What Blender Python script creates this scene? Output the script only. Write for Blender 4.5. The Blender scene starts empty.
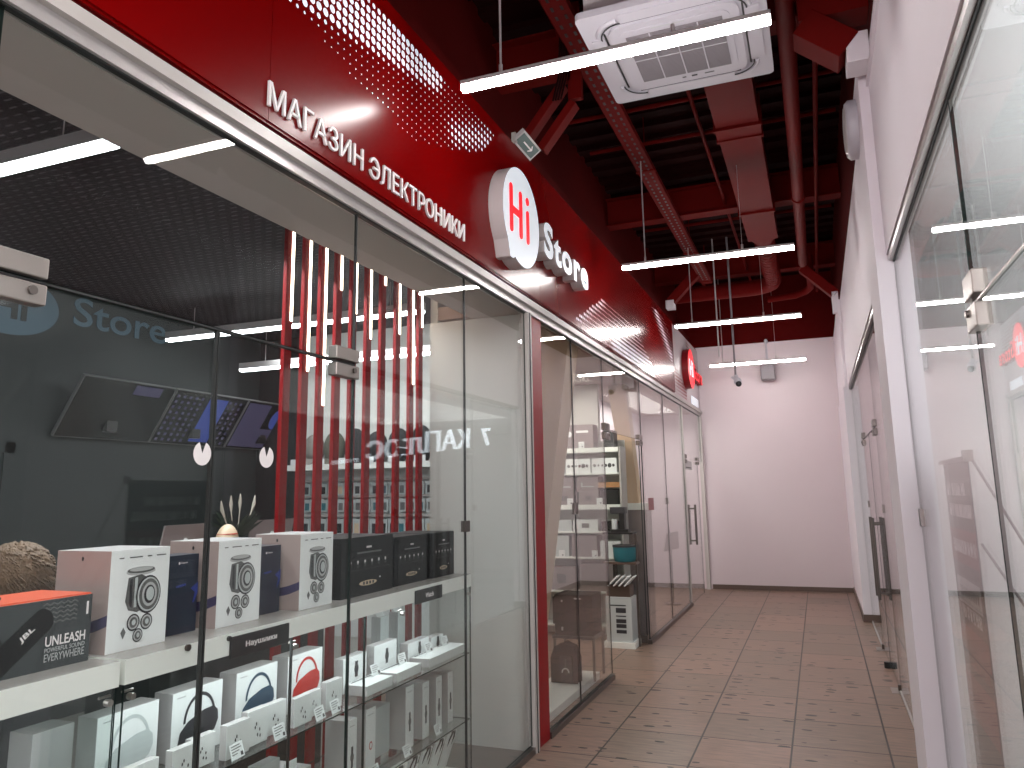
import bpy, math, random
from mathutils import Vector, Matrix
random.seed(7)
S = bpy.context.scene
C = S.collection
PI = math.pi
# ------------------------------------------------------------------ materials
def newmat(n):
    m = bpy.data.materials.new(n); m.use_nodes = True
    return m, m.node_tree.nodes, m.node_tree.links, m.node_tree.nodes['Principled BSDF']
def mat(n, col, rough=.5, metal=0, bump=0, bscale=40, var=0, vscale=3, spec=.5, coat=0, emit=None, es=0):
    m, N, L, b = newmat(n)
    b.inputs['Base Color'].default_value = (*col, 1)
    b.inputs['Roughness'].default_value = rough
    b.inputs['Metallic'].default_value = metal
    b.inputs['Specular IOR Level'].default_value = spec
    b.inputs['Coat Weight'].default_value = coat
    tc = N.new('ShaderNodeTexCoord')
    if var:
        nz = N.new('ShaderNodeTexNoise'); nz.inputs['Scale'].default_value = vscale; nz.inputs['Detail'].default_value = 5
        L.new(tc.outputs['Object'], nz.inputs['Vector'])
        r = N.new('ShaderNodeMapRange'); r.inputs['To Min'].default_value = 1 - var; r.inputs['To Max'].default_value = 1 + var
        L.new(nz.outputs['Fac'], r.inputs['Value'])
        mx = N.new('ShaderNodeVectorMath'); mx.operation = 'SCALE'; mx.inputs[0].default_value = col
        L.new(r.outputs['Result'], mx.inputs['Scale']); L.new(mx.outputs[0], b.inputs['Base Color'])
    if bump:
        nz = N.new('ShaderNodeTexNoise'); nz.inputs['Scale'].default_value = bscale
        L.new(tc.outputs['Object'], nz.inputs['Vector'])
        bp = N.new('ShaderNodeBump'); bp.inputs['Strength'].default_value = bump; bp.inputs['Distance'].default_value = .01
        L.new(nz.outputs['Fac'], bp.inputs['Height']); L.new(bp.outputs['Normal'], b.inputs['Normal'])
    if emit:
        b.inputs['Emission Color'].default_value = (*emit, 1); b.inputs['Emission Strength'].default_value = es
    return m
def glassmat(n, tint, f0=.021, rough=0.0):
    m = bpy.data.materials.new(n); m.use_nodes = True
    N = m.node_tree.nodes; L = m.node_tree.links
    for x in list(N): N.remove(x)
    out = N.new('ShaderNodeOutputMaterial'); mix = N.new('ShaderNodeMixShader')
    tr = N.new('ShaderNodeBsdfTransparent'); tr.inputs[0].default_value = (*tint, 1)
    gl = N.new('ShaderNodeBsdfGlossy'); gl.inputs['Roughness'].default_value = rough; gl.inputs[0].default_value = (1, 1, 1, 1)
    g = N.new('ShaderNodeNewGeometry')
    d = N.new('ShaderNodeVectorMath'); d.operation = 'DOT_PRODUCT'
    L.new(g.outputs['Incoming'], d.inputs[0]); L.new(g.outputs['True Normal'], d.inputs[1])
    def M(op, a, b=None):
        q = N.new('ShaderNodeMath'); q.operation = op
        for i, v in enumerate((a, b)):
            if v is None: continue
            if isinstance(v, (int, float)): q.inputs[i].default_value = v
            else: L.new(v, q.inputs[i])
        return q.outputs[0]
    c = M('ABSOLUTE', d.outputs['Value'])
    f = M('ADD', M('MULTIPLY', M('POWER', M('SUBTRACT', 1.0, c), 5.0), 1 - f0), f0)
    L.new(f, mix.inputs[0]); L.new(tr.outputs[0], mix.inputs[1]); L.new(gl.outputs[0], mix.inputs[2])
    L.new(mix.outputs[0], out.inputs[0])
    return m
M = {}
M['glass'] = glassmat('clear_glass', (.955, .97, .965))
M['glass_edge'] = mat('glass_edge_green', (.008, .018, .016), .5, spec=.2)
M['joint'] = mat('dark_joint', (.015, .017, .017), .5)
M['alu'] = mat('brushed_aluminium', (.55, .53, .52), .38, .55, bump=.05, bscale=200)
M['alu_white'] = mat('white_aluminium', (.46, .43, .41), .4, .1, var=.05, vscale=8)
M['steel'] = mat('dark_steel', (.16, .14, .13), .3, .9)
M['chrome'] = mat('satin_chrome', (.31, .28, .26), .35, .8)
M['black'] = mat('black_plastic', (.012, .012, .013), .35)
M['white_wall'] = mat('white_wall_paint', (.66, .575, .60), .75, bump=.06, bscale=120, var=.03, vscale=1.5)
M['lav_wall'] = mat('pale_wall_paint', (.76, .71, .76), .7, bump=.05, bscale=120, var=.02)
M['room_white'] = mat('room_white_paint', (.82, .82, .82), .7, var=.02)
M['pier_wall'] = mat('grey_white_plaster', (.60, .60, .57), .7, var=.06, vscale=1.5)
M['soffit'] = mat('soffit_paint', (.50, .46, .43), .75, var=.05, vscale=2)
M['dark_wall'] = mat('charcoal_green_paint', (.018, .023, .023), .7, var=.15, vscale=2)
M['blackwall'] = mat('black_paint', (.006, .006, .006), .7, var=.1)
M['red_panel'] = mat('red_lacquer_panel', (.16, .0003, .0006), .24, coat=.0, spec=.17, var=.05, vscale=2)
M['red_strip'] = mat('red_strip_lacquer', (.25, .0015, .005), .4, spec=.2, var=.04)
M['red_ceiling'] = mat('red_ceiling_paint', (.068, .0024, .0022), .8, spec=.06, var=.12, vscale=3, bump=.1, bscale=30)
M['red_steel'] = mat('red_painted_steel', (.12, .005, .0042), .65, spec=.05, var=.1, vscale=4)
M['deck'] = mat('dark_red_deck', (.016, .0012, .0012), .85, spec=.1, var=.3, vscale=2)
M['slat_red'] = mat('red_slat', (.22, .002, .004), .5, spec=.15, var=.05)
M['lamp'] = mat('lamp_diffuser', (1, 1, 1), .5, emit=(1, .955, .93), es=74)
M['lamp_in'] = mat('interior_lamp_diffuser', (1, 1, 1), .5, emit=(.93, .97, 1), es=15)
M['lamp_house'] = mat('lamp_housing', (.50, .47, .47), .45, .2)
M['led'] = mat('led_strip', (1, 1, 1), .5, emit=(1, .80, .62), es=9)
M['sign_white'] = mat('lit_white_acrylic', (.8, .85, .9), .4, emit=(.80, .90, 1), es=.35)
M['sign_side'] = mat('sign_side_grey', (.50, .46, .46), .45)
M['sign_red'] = mat('lit_red_acrylic', (.75, .01, .02), .4, emit=(1, .02, .03), es=.7)
M['sign_darkred'] = mat('sign_side_red', (.30, .005, .01), .4)
M['dot_white'] = mat('white_dot', (.85, .85, .9), .3, emit=(.8, .87, 1), es=.45)
M['dot_grey'] = mat('header_slot_grey', (.30, .10, .11), .5)
M['letter'] = mat('white_letter', (.80, .76, .76), .45)
M['header2'] = mat('grey_header_panel', (.50, .44, .46), .4, var=.04)
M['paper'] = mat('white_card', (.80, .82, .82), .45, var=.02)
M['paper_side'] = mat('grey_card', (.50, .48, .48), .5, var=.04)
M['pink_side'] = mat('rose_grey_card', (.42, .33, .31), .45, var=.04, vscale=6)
M['violet'] = mat('dark_violet_print', (.06, .05, .12), .4)
M['slab'] = mat('white_laminate', (.82, .84, .80), .35, var=.02)
M['slab_top'] = mat('grey_laminate', (.44, .42, .40), .25, var=.05)
M['black_card'] = mat('black_card', (.010, .011, .012), .45, spec=.25, var=.1)
M['navy_card'] = mat('navy_card', (.018, .026, .045), .3, var=.15, vscale=8)
M['blue_print'] = mat('blue_glow_print', (.03, .05, .25), .4)
M['grey_print'] = mat('grey_print', (.12, .12, .12), .4)
M['mid_print'] = mat('pale_grey_print', (.45, .46, .46), .3)
M['dark_print'] = mat('dark_print', (.035, .035, .04), .4)
M['gold_print'] = mat('beige_print', (.62, .48, .33), .4)
M['orange'] = mat('orange_card', (.72, .10, .035), .45)
M['jbl_front'] = mat('graphite_card', (.045, .052, .055), .5, spec=.25, var=.3, vscale=5)
M['red_print'] = mat('red_print', (.50, .025, .018), .4)
M['ink'] = mat('deep_ink_print', (.004, .004, .005), .5, spec=.2)
M['neon'] = mat('bright_sign_letter', (.8, .8, .85), .4, emit=(.85, .92, 1), es=4)
M['blue_head'] = mat('slate_blue_print', (.025, .06, .10), .4)
M['silver_print'] = mat('silver_print', (.50, .54, .54), .35)
M['hair'] = mat('brown_hair', (.15, .09, .05), .6, bump=1.0, bscale=90, var=.45, vscale=25)
M['skin'] = mat('skin', (.50, .29, .21), .55)
M['shirt'] = mat('dark_shirt', (.03, .03, .04), .8)
M['plant'] = mat('dark_leaf', (.015, .028, .018), .5)
M['ear_spike'] = mat('dry_spike', (.42, .38, .32), .7)
M['pot'] = mat('mint_pot', (.35, .45, .38), .5)
M['beige'] = mat('beige_column_paint', (.55, .40, .28), .65, var=.05, vscale=2)
M['brownceil'] = mat('taupe_ceiling', (.36, .27, .23), .7, var=.05)
M['teal'] = mat('teal_plastic', (.02, .14, .17), .45)
M['orange_wood'] = mat('amber_wood', (.42, .20, .07), .5, var=.2, vscale=12)
M['luggage'] = mat('black_fabric', (.008, .008, .008), .8, spec=.1, bump=.3, bscale=150)
M['taupe_card'] = mat('taupe_card', (.24, .20, .20), .5, var=.1, vscale=6)
M['green'] = mat('sign_green', (.01, .06, .05), .4)
M['ac_white'] = mat('white_ac_plastic', (.50, .48, .53), .4)
M['ac_grey'] = mat('ac_grille_grey', (.20, .18, .195), .55)
M['baseboard'] = mat('brown_baseboard', (.10, .065, .05), .4, var=.1, vscale=8)
M['banner'] = mat('black_banner_vinyl', (.020, .016, .019), .45, var=.2, vscale=4)
M['banner_red'] = mat('maroon_banner_print', (.20, .015, .02), .45)
M['banner_txt'] = mat('banner_text_print', (.85, .82, .84), .5)
M['screen'] = mat('dark_screen', (.008, .010, .010), .12)
M['screen_blue'] = mat('screen_blue_glow', (.02, .03, .08), .2, emit=(.10, .16, .75), es=.22)
M['screen_vio'] = mat('screen_violet_glow', (.02, .02, .04), .2, emit=(.20, .17, .34), es=.16)
M['wall_logo'] = mat('blue_grey_wall_letter', (.075, .14, .19), .5)
M['brown_floor'] = mat('right_shop_floor', (.62, .62, .62), .3, var=.04)
M['dark_floor'] = mat('shop_floor_grey', (.16, .14, .13), .35, var=.15)
M['cap_a'] = mat('cap_black', (.02, .02, .022), .8); M['cap_b'] = mat('cap_olive', (.10, .10, .075), .8); M['cap_c'] = mat('cap_grey', (.22, .20, .18), .8)
# floor tile material
def floormat():
    m, N, L, b = newmat('stone_floor_tiles')
    tc = N.new('ShaderNodeTexCoord'); mp = N.new('ShaderNodeMapping')
    L.new(tc.outputs['Object'], mp.inputs['Vector'])
    mp.inputs['Location'].default_value = (.29 + .577 * 20, .41 + .6 * 20, 0)
    br = N.new('ShaderNodeTexBrick'); br.offset = 0; br.squash = 1
    for k, v in (('Scale', 1), ('Mortar Size', .0062), ('Mortar Smooth', .1), ('Brick Width', .577), ('Row Height', .6), ('Bias', 0)): br.inputs[k].default_value = v
    br.inputs['Color1'].default_value = (.255, .160, .122, 1); br.inputs['Color2'].default_value = (.195, .138, .105, 1); br.inputs['Mortar'].default_value = (.018, .012, .010, 1)
    L.new(mp.outputs[0], br.inputs['Vector'])
    st = N.new('ShaderNodeMapping'); st.inputs['Scale'].default_value = (3, 22, 1); L.new(tc.outputs['Object'], st.inputs['Vector'])
    nz = N.new('ShaderNodeTexNoise'); nz.inputs['Scale'].default_value = 1.6; nz.inputs['Detail'].default_value = 8; nz.inputs['Roughness'].default_value = .65
    L.new(st.outputs[0], nz.inputs['Vector'])
    mr = N.new('ShaderNodeMapRange'); mr.inputs['From Min'].default_value = .3; mr.inputs['From Max'].default_value = .7; mr.inputs['To Min'].default_value = .62; mr.inputs['To Max'].default_value = 1.36
    L.new(nz.outputs['Fac'], mr.inputs['Value'])
    sc = N.new('ShaderNodeVectorMath'); sc.operation = 'SCALE'; L.new(br.outputs['Color'], sc.inputs[0]); L.new(mr.outputs[0], sc.inputs['Scale'])
    # scattered dark pits, elongated across the corridor
    pm = N.new('ShaderNodeMapping'); pm.inputs['Scale'].default_value = (6.5, 15, 1); L.new(tc.outputs['Object'], pm.inputs['Vector'])
    nd = N.new('ShaderNodeTexNoise'); nd.inputs['Scale'].default_value = 3; L.new(pm.outputs[0], nd.inputs['Vector'])
    ad = N.new('ShaderNodeVectorMath'); ad.operation = 'MULTIPLY_ADD'; L.new(nd.outputs['Color'], ad.inputs[0]); ad.inputs[1].default_value = (.28, .28, 0); L.new(pm.outputs[0], ad.inputs[2])
    vo = N.new('ShaderNodeTexVoronoi'); vo.inputs['Scale'].default_value = 1; L.new(ad.outputs[0], vo.inputs['Vector'])
    lt = N.new('ShaderNodeMath'); lt.operation = 'LESS_THAN'; L.new(vo.outputs['Distance'], lt.inputs[0])
    sp = N.new('ShaderNodeSeparateColor'); L.new(vo.outputs['Color'], sp.inputs[0])
    m2 = N.new('ShaderNodeMapRange'); m2.inputs['From Min'].default_value = .35; m2.inputs['To Min'].default_value = 0; m2.inputs['To Max'].default_value = .31
    L.new(sp.outputs[0], m2.inputs['Value']); L.new(m2.outputs[0], lt.inputs[1])
    mx = N.new('ShaderNodeMix'); mx.data_type = 'RGBA'; L.new(lt.outputs[0], mx.inputs['Factor']); L.new(sc.outputs[0], mx.inputs[6]); mx.inputs[7].default_value = (.014, .010, .009, 1)
    L.new(mx.outputs[2], b.inputs['Base Color'])
    b.inputs['Roughness'].default_value = .30; b.inputs['Specular IOR Level'].default_value = .28
    rr = N.new('ShaderNodeMapRange'); rr.inputs['To Min'].default_value = .22; rr.inputs['To Max'].default_value = .46; L.new(nz.outputs['Fac'], rr.inputs['Value']); L.new(rr.outputs[0], b.inputs['Roughness'])
    bp = N.new('ShaderNodeBump'); bp.inputs['Strength'].default_value = .25; bp.inputs['Distance'].default_value = .004; bp.invert = True
    L.new(br.outputs['Fac'], bp.inputs['Height']); L.new(bp.outputs[0], b.inputs['Normal'])
    return m
M['floor'] = floormat()
def meshceil():
    m, N, L, b = newmat('black_perforated_ceiling')
    tc = N.new('ShaderNodeTexCoord')
    br = N.new('ShaderNodeTexBrick'); br.offset = .5
    for k, v in (('Scale', 1), ('Mortar Size', .02), ('Mortar Smooth', .0), ('Brick Width', .085), ('Row Height', .052)): br.inputs[k].default_value = v
    br.inputs['Color1'].default_value = (.12, .117, .12, 1); br.inputs['Color2'].default_value = (.05, .05, .052, 1); br.inputs['Mortar'].default_value = (.0045, .004, .0045, 1)
    L.new(tc.outputs['Object'], br.inputs['Vector'])
    L.new(br.outputs['Color'], b.inputs['Base Color']); b.inputs['Roughness'].default_value = .6; b.inputs['Specular IOR Level'].default_value = .12
    return m
M['meshceil'] = meshceil()
# ------------------------------------------------------------------ mesh builder
class MB:
    def __init__(s): s.v = []; s.f = []; s.m = []; s.mats = []; s.sm = []
    def mi(s, m):
        if m not in s.mats: s.mats.append(m)
        return s.mats.index(m)
    def add(s, vs, fs, m, smooth=False):
        o = len(s.v); s.v += [tuple(v) for v in vs]; k = s.mi(m)
        for f in fs: s.f.append([i + o for i in f]); s.m.append(k); s.sm.append(smooth)
        return s
    def box(s, a, b, m, faces=None):
        x0, y0, z0 = [min(p, q) for p, q in zip(a, b)]; x1, y1, z1 = [max(p, q) for p, q in zip(a, b)]
        vs = [(x0, y0, z0), (x1, y0, z0), (x1, y1, z0), (x0, y1, z0), (x0, y0, z1), (x1, y0, z1), (x1, y1, z1), (x0, y1, z1)]
        names = ['-z', '+z', '-y', '+x', '+y', '-x']
        fs = [[0, 3, 2, 1], [4, 5, 6, 7], [0, 1, 5, 4], [1, 2, 6, 5], [2, 3, 7, 6], [3, 0, 4, 7]]
        o = len(s.v); s.v += vs
        for n, f in zip(names, fs):
            s.f.append([i + o for i in f]); s.m.append(s.mi((faces or {}).get(n, m))); s.sm.append(False)
        return s
    def hexa(s, vs, m):  # 8 verts bottom loop then top loop
        return s.add(vs, [[0, 3, 2, 1], [4, 5, 6, 7], [0, 1, 5, 4], [1, 2, 6, 5], [2, 3, 7, 6], [3, 0, 4, 7]], m)
    def bar(s, p0, p1, w, h, m, up=(0, 0, 1)):
        p0 = Vector(p0); p1 = Vector(p1); d = (p1 - p0).normalized(); up = Vector(up)
        if abs(d.dot(up)) > .99: up = Vector((1, 0, 0))
        r = d.cross(up).normalized() * w / 2; u = r.cross(d).normalized() * h / 2
        return s.hexa([p0 - r - u, p0 + r - u, p1 + r - u, p1 - r - u, p0 - r + u, p0 + r + u, p1 + r + u, p1 - r + u], m)
    def tube(s, pts, r, m, n=12, cap=True, smooth=True):
        pts = [Vector(p) for p in pts]; rs = r if isinstance(r, (list, tuple)) else [r] * len(pts)
        vs = []; ref = None
        for i, p in enumerate(pts):
            d = (pts[min(i + 1, len(pts) - 1)] - pts[max(i - 1, 0)]).normalized()
            if ref is None: ref = Vector((0, 0, 1)) if abs(d.z) < .9 else Vector((1, 0, 0))
            a = d.cross(ref).normalized(); b = a.cross(d).normalized(); ref = b
            for k in range(n):
                t = 2 * PI * k / n; vs.append(p + (a * math.cos(t) + b * math.sin(t)) * rs[i])
        fs = [[i * n + k, i * n + (k + 1) % n, (i + 1) * n + (k + 1) % n, (i + 1) * n + k] for i in range(len(pts) - 1) for k in range(n)]
        s.add(vs, fs, m, smooth)
        if cap: s.add(vs[:n], [list(range(n))], m); s.add(vs[-n:], [list(range(n))[::-1]], m)
        return s
    def disc(s, c, u, v, ru, rv, m, n=20, th=0, nrm=None, a0=0, a1=2 * PI):
        c = Vector(c); u = Vector(u); v = Vector(v)
        full = abs(a1 - a0 - 2 * PI) < 1e-6
        ring = [c + u * ru * math.cos(a0 + (a1 - a0) * k / n) + v * rv * math.sin(a0 + (a1 - a0) * k / n) for k in range(n if full else n + 1)]
        if not full: ring.append(c)
        k = len(ring)
        if th:
            w = u.cross(v).normalized() * th
            s.add(ring + [p + w for p in ring], [list(range(k))[::-1], list(range(k, 2 * k))] + [[i, (i + 1) % k, (i + 1) % k + k, i + k] for i in range(k)], m)
        else: s.add(ring, [list(range(k))], m)
        return s
    def prism(s, poly, o, u, v, th, m, side=None):  # polygon in (u,v) extruded along u x v
        o = Vector(o); u = Vector(u); v = Vector(v); w = u.cross(v).normalized() * th; k = len(poly)
        a = [o + u * p[0] + v * p[1] for p in poly]
        s.add([p + w for p in a], [list(range(k))], m)
        s.add(a, [list(range(k))[::-1]], side or m)
        s.add(a + [p + w for p in a], [[i, (i + 1) % k, (i + 1) % k + k, i + k] for i in range(k)], side or m)
        return s
    def sphere(s, c, r, m, nu=16, nv=10, fn=None):
        c = Vector(c); rx, ry, rz = r if isinstance(r, (tuple, list)) else (r, r, r)
        vs = []
        for i in range(nv + 1):
            t = PI * i / nv
            for k in range(nu):
                p = 2 * PI * k / nu; d = Vector((math.sin(t) * math.cos(p), math.sin(t) * math.sin(p), math.cos(t)))
                q = fn(d) if fn else 1
                vs.append(c + Vector((d.x * rx, d.y * ry, d.z * rz)) * q)
        fs = [[i * nu + k, (i + 1) * nu + k, (i + 1) * nu + (k + 1) % nu, i * nu + (k + 1) % nu] for i in range(nv) for k in range(nu)]
        return s.add(vs, fs, m, True)
    def text(s, txt, o, u, v, w, h, m, th=.004, bold=0, side=None, keep=False):
        """a line of lettering fitted into w x h, lower left corner at o, raised th along u x v"""
        cu = bpy.data.curves.new('t', 'FONT'); cu.body = txt; cu.size = 1; cu.offset = bold; cu.extrude = .5; cu.resolution_u = 4
        ob = bpy.data.objects.new('t', cu); C.objects.link(ob)
        dg = bpy.context.evaluated_depsgraph_get(); me = bpy.data.meshes.new_from_object(ob.evaluated_get(dg))
        vs = [x.co.copy() for x in me.vertices]; fs = [list(p.vertices) for p in me.polygons]; fr = [abs(p.normal.z) > .5 for p in me.polygons]
        bpy.data.objects.remove(ob); bpy.data.curves.remove(cu); bpy.data.meshes.remove(me)
        x0 = min(p.x for p in vs); x1 = max(p.x for p in vs); y0 = min(p.y for p in vs); y1 = max(p.y for p in vs)
        o = Vector(o); u = Vector(u); v = Vector(v); n = u.cross(v).normalized()
        q = [o + u * ((p.x - x0) / (x1 - x0) * w) + v * ((p.y - y0) / (y1 - y0) * h) + n * ((p.z + .5) * th) for p in vs]
        s.add(q, [f for f, k in zip(fs, fr) if k], m)
        s.add(q, [f for f, k in zip(fs, fr) if not k], side or m)
        return s
    def build(s, name, parent=None, origin=None, bevel=0):
        o = Vector(origin) if origin is not None else (Vector(parent['o']) if parent is not None and 'o' in parent else Vector((0, 0, 0)))
        me = bpy.data.meshes.new(name)
        me.from_pydata([tuple(Vector(v) - o) for v in s.v], [], s.f)
        for k in s.mats: me.materials.append(M[k])
        me.polygons.foreach_set('material_index', s.m); me.polygons.foreach_set('use_smooth', s.sm)
        me.update()
        ob = bpy.data.objects.new(name, me); C.objects.link(ob)
        if parent is not None:
            ob.parent = parent
            ob.location = o - ORI.get(parent.name, Vector((0, 0, 0)))
        else: ob.location = o
        ORI[ob.name] = o
        if bevel:
            b = ob.modifiers.new('bevel', 'BEVEL'); b.width = bevel; b.segments = 2; b.limit_method = 'ANGLE'
        return ob
ORI = {}
SUB = {}   # (thing, first word of a part name) -> the part that carries it
def child(mb, name, parent, bevel=0):
    host = SUB.get(parent.name)
    if host is not None and name in SUBNAMES: parent = host
    ob = mb.build(name, parent, origin=ORI[parent.name], bevel=bevel)
    if name in HOSTS: SUB[parent.name] = ob
    return ob
HOSTS = {'carton', 'plate', 'bubble', 'disc', 'screen', 'green_face', 'grille_frame', 'banner_sheet'}
SUBNAMES = {'printed_picture', 'printed_front', 'printed_watch', 'side_print', 'orange_lid', 'lid_mark', 'edge_line', 'print', 'lettering', 'red_hi_lettering', 'white_hi_lettering', 'dark_hi_lettering', 'picture', 'arrow', 'intake_grille', 'printed_lines'}
def empty(name, loc):
    o = bpy.data.objects.new(name, None); C.objects.link(o); o.location = loc; o.empty_display_size = .05; ORI[o.name] = Vector(loc); return o
def tag(o, label=None, cat=None, group=None, kind=None):
    if label: o['label'] = label
    if cat: o['category'] = cat
    if group: o['group'] = group
    if kind: o['kind'] = kind
    return o
def struct(name, mb, label=None, parent=None):
    o = mb.build(name) if parent is None else child(mb, name, parent)
    if parent is None:
        o['kind'] = 'structure'
        if label: o['label'] = label; o['category'] = name.split('_')[0]
    return o
def copy_tree(o, parent=None, dloc=None):
    c = o.copy(); C.objects.link(c); ORI[c.name] = ORI.get(o.name, Vector((0, 0, 0)))
    for k in list(c.keys()):
        pass
    if parent is not None: c.parent = parent
    if dloc is not None: c.location = o.location + Vector(dloc)
    for ch in [x for x in bpy.data.objects if x.parent == o]: copy_tree(ch, c)
    return c
X_, Y_, Z_ = Vector((1, 0, 0)), Vector((0, 1, 0)), Vector((0, 0, 1))
XF = -1.84     # plane of the left shop glass
XG = .494      # plane of the right shop glass
XP = .40       # face of the right wall and pilasters
YE = 13.55     # end wall
H1 = 2.90
# ------------------------------------------------------------------ SETTING
struct('floor', MB().box((XF - .02, -3.5, -.12), (XP + .11, YE + .1, 0), 'floor'), 'brown stone tile corridor floor with scattered dark pits')
struct('wall_end', MB().box((-2.2, YE, 0), (.9, YE + .15, 4.12), 'white_wall'), 'pale pink-white wall closing the end of the corridor')
struct('wall_end_upper', MB().box((-2.2, YE - .012, 4.12), (.9, YE + .15, 5.5), 'red_ceiling'), 'dark red upper wall above the pale end wall')
struct('baseboard_end', MB().box((XF + .06, YE - .015, 0), (XP + .2, YE, .075), 'baseboard'), 'brown skirting along the foot of the end wall')
# right wall above the glass and its pilasters
rw = MB().box((.455, -3.5, 2.93), (.53, YE, 4.10), 'lav_wall')
struct('wall_right', rw, 'pale lilac wall above the glass shopfronts on the right')
pm = MB().box((XP, 4.60, 0), (XP + .16, 5.15, 2.93), 'lav_wall').box((XP, 4.60, 2.93), (.455, 5.15, 4.10), 'lav_wall')
struct('wall_right_pilaster', pm, 'white pilaster between the two glass shopfronts on the right')
pf = MB().box((XP, 10.72, .09), (XP + .18, YE, 2.93), 'lav_wall').box((XP + .02, 10.72, 2.93), (.455, YE, 4.10), 'lav_wall').box((XP - .012, 10.708, 0), (XP + .18, YE, .09), 'baseboard')
struct('wall_right_far_pier', pf, 'white pier with dark plinth at the far end of the right shopfronts')
struct('wall_right_upper', MB().box((.475, -3.5, 4.10), (.9, YE, 5.4), 'red_ceiling'), 'dark red wall strip above the pale right wall')
struct('wall_left_upper', MB().box((XF - .42, -3.5, 4.06), (XF - .30, YE, 5.5), 'red_ceiling').box((XF - .30, -3.5, 4.06), (XF + .0, YE, 4.10), 'red_steel').box((XF - .30, -3.5, 4.10), (XF - .1, YE, 4.32), 'red_ceiling'), 'dark red wall rising above the red shop fascia on the left')
# roof deck with ribs
dk = MB().box((XF - .6, -3.5, 5.30), (XP + .6, YE + .2, 5.4), 'deck')
for i in range(58):
    y = -3 + i * .29
    dk.box((XF - .4, y, 5.25), (XP + .1, y + .12, 5.302), 'deck')
struct('ceiling', dk, 'dark red ribbed roof deck high above the corridor')
struct('wall_behind', MB().box((-2.3, -3.62, 0), (1.0, -3.5, 5.4), 'white_wall'), 'pale wall at the near end of the corridor')
# cross beams
for i, (y, z) in enumerate(((2.6, 4.82), (5.2, 4.82), (8.7, 4.80), (11.6, 4.82))):
    b = MB().box((XF - .32, y - .09, z), (.474, y + .09, z + .015), 'red_steel').box((XF - .32, y - .008, z + .015), (.474, y + .008, z + .33), 'red_steel').box((XF - .32, y - .09, z + .33), (.474, y + .09, z + .345), 'red_steel')
    tag(b.build('ceiling_beam', origin=(-.7, y, z)), ['red steel cross beam above the ceiling air conditioner, nearest of the four', 'red steel cross beam meeting the wall just behind the exit sign', 'red steel cross beam passing over the second hanging lamp', 'red steel cross beam furthest down the corridor'][i], 'beam', 'red roof beams')
# ------------------------------------------------------------------ left shop 1 shell
struct('ceiling_shop', MB().box((-5.55, -1.5, 3.32), (-2.25, 6.6, 3.4), 'meshceil'), 'black perforated metal ceiling inside the electronics shop')
struct('ceiling_soffit', MB().box((-2.23, -1.5, 2.90), (XF - .035, 4.94, 2.985), 'soffit').box((-2.25, -1.5, 2.90), (-2.23, 4.94, 3.40), 'soffit'), 'grey-beige dropped ceiling strip behind the shop glass')
bw = MB().box((-5.75, -1.5, 0), (-5.55, 6.7, 3.45), 'dark_wall')
struct('wall_shop_back', bw, 'charcoal back wall inside the electronics shop')
struct('wall_shop_far', MB().box((-5.55, 6.6, 0), (-4.93, 6.75, 3.4), 'blackwall').box((-4.93, 6.6, 0), (-2.60, 6.75, 3.4), 'pier_wall').box((-2.66, 5.06, 0), (-2.60, 6.6, 3.4), 'pier_wall'), 'black and white far wall inside the electronics shop')
struct('wall_shop_pier', MB().box((-2.60, 4.94, 0), (XF - .035, 5.06, 2.9), 'pier_wall'), 'grey-white partition wall beside the red slats')
struct('wall_shop_near', MB().box((-5.55, -1.6, 0), (XF - .05, -1.5, 3.4), 'dark_wall'), 'dark near wall inside the electronics shop')
struct('floor_shop', MB().box((-5.7, -1.5, -.1), (XF - .02, 5.0, 0), 'dark_floor').box((-5.7, 5.0, -.1), (XF - .02, 13.6, 0), 'floor'), 'grey floor inside the shops on the left')
# back wall flush door
d = MB().box((-5.55, 2.9, 0), (-5.535, 3.85, 2.0), 'dark_wall')
d.box((-5.55, 3.85, 0), (-5.52, 3.93, 2.08), 'dark_wall').box((-5.55, 2.82, 2.0), (-5.52, 3.93, 2.08), 'dark_wall').box((-5.55, 2.82, 0), (-5.52, 2.9, 2.08), 'dark_wall')
struct('door_1', d, 'dark flush door in the charcoal back wall')
# ------------------------------------------------------------------ fascia (header)
hd = empty('shop_fascia', (-1.80, 2, 2.99)); tag(hd, 'long glossy red shop fascia with white halftone dots above the left shopfront', 'fascia')
seams = [-3.5, .9, 2.13, 5.15, 8.10, 10.05, 10.92]
for a, b in zip(seams[:-1], seams[1:]):
    child(MB().box((-1.835, a + .0015, 3.03), (-1.80, b - .0015, 4.06), 'red_panel').box((-1.82, a + .0015, 3.02), (-1.808, b - .0015, 3.03), 'red_panel'), 'fascia_panel', hd)
child(MB().box((-1.96, -3.5, 2.992), (-1.90, 10.92, 3.03), 'red_strip').box((-1.96, -3.5, 3.03), (-1.836, 10.92, 4.058), 'red_strip'), 'fascia_box', hd)
def inpoly(p, P):
    r = False; j = len(P) - 1
    for i in range(len(P)):
        if (P[i][1] > p[1]) != (P[j][1] > p[1]) and p[0] < (P[j][0] - P[i][0]) * (p[1] - P[i][1]) / (P[j][1] - P[i][1]) + P[i][0]: r = not r
        j = i
    return r
def dseg(p, a, b):
    a = Vector(a); b = Vector(b); p = Vector(p); t = max(0, min(1, (p - a).dot(b - a) / (b - a).length_squared)); return (p - a - (b - a) * t).length
polyA = [(1.9, 3.62), (2.265, 3.588), (2.768, 3.471), (3.24, 3.447), (3.78, 3.62), (4.17, 3.79), (4.33, 3.975), (1.9, 3.975)]
polyB = [(5.95, 3.055), (6.95, 3.47), (8.4, 3.47), (9.5, 3.10), (9.45, 3.045)]
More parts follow.
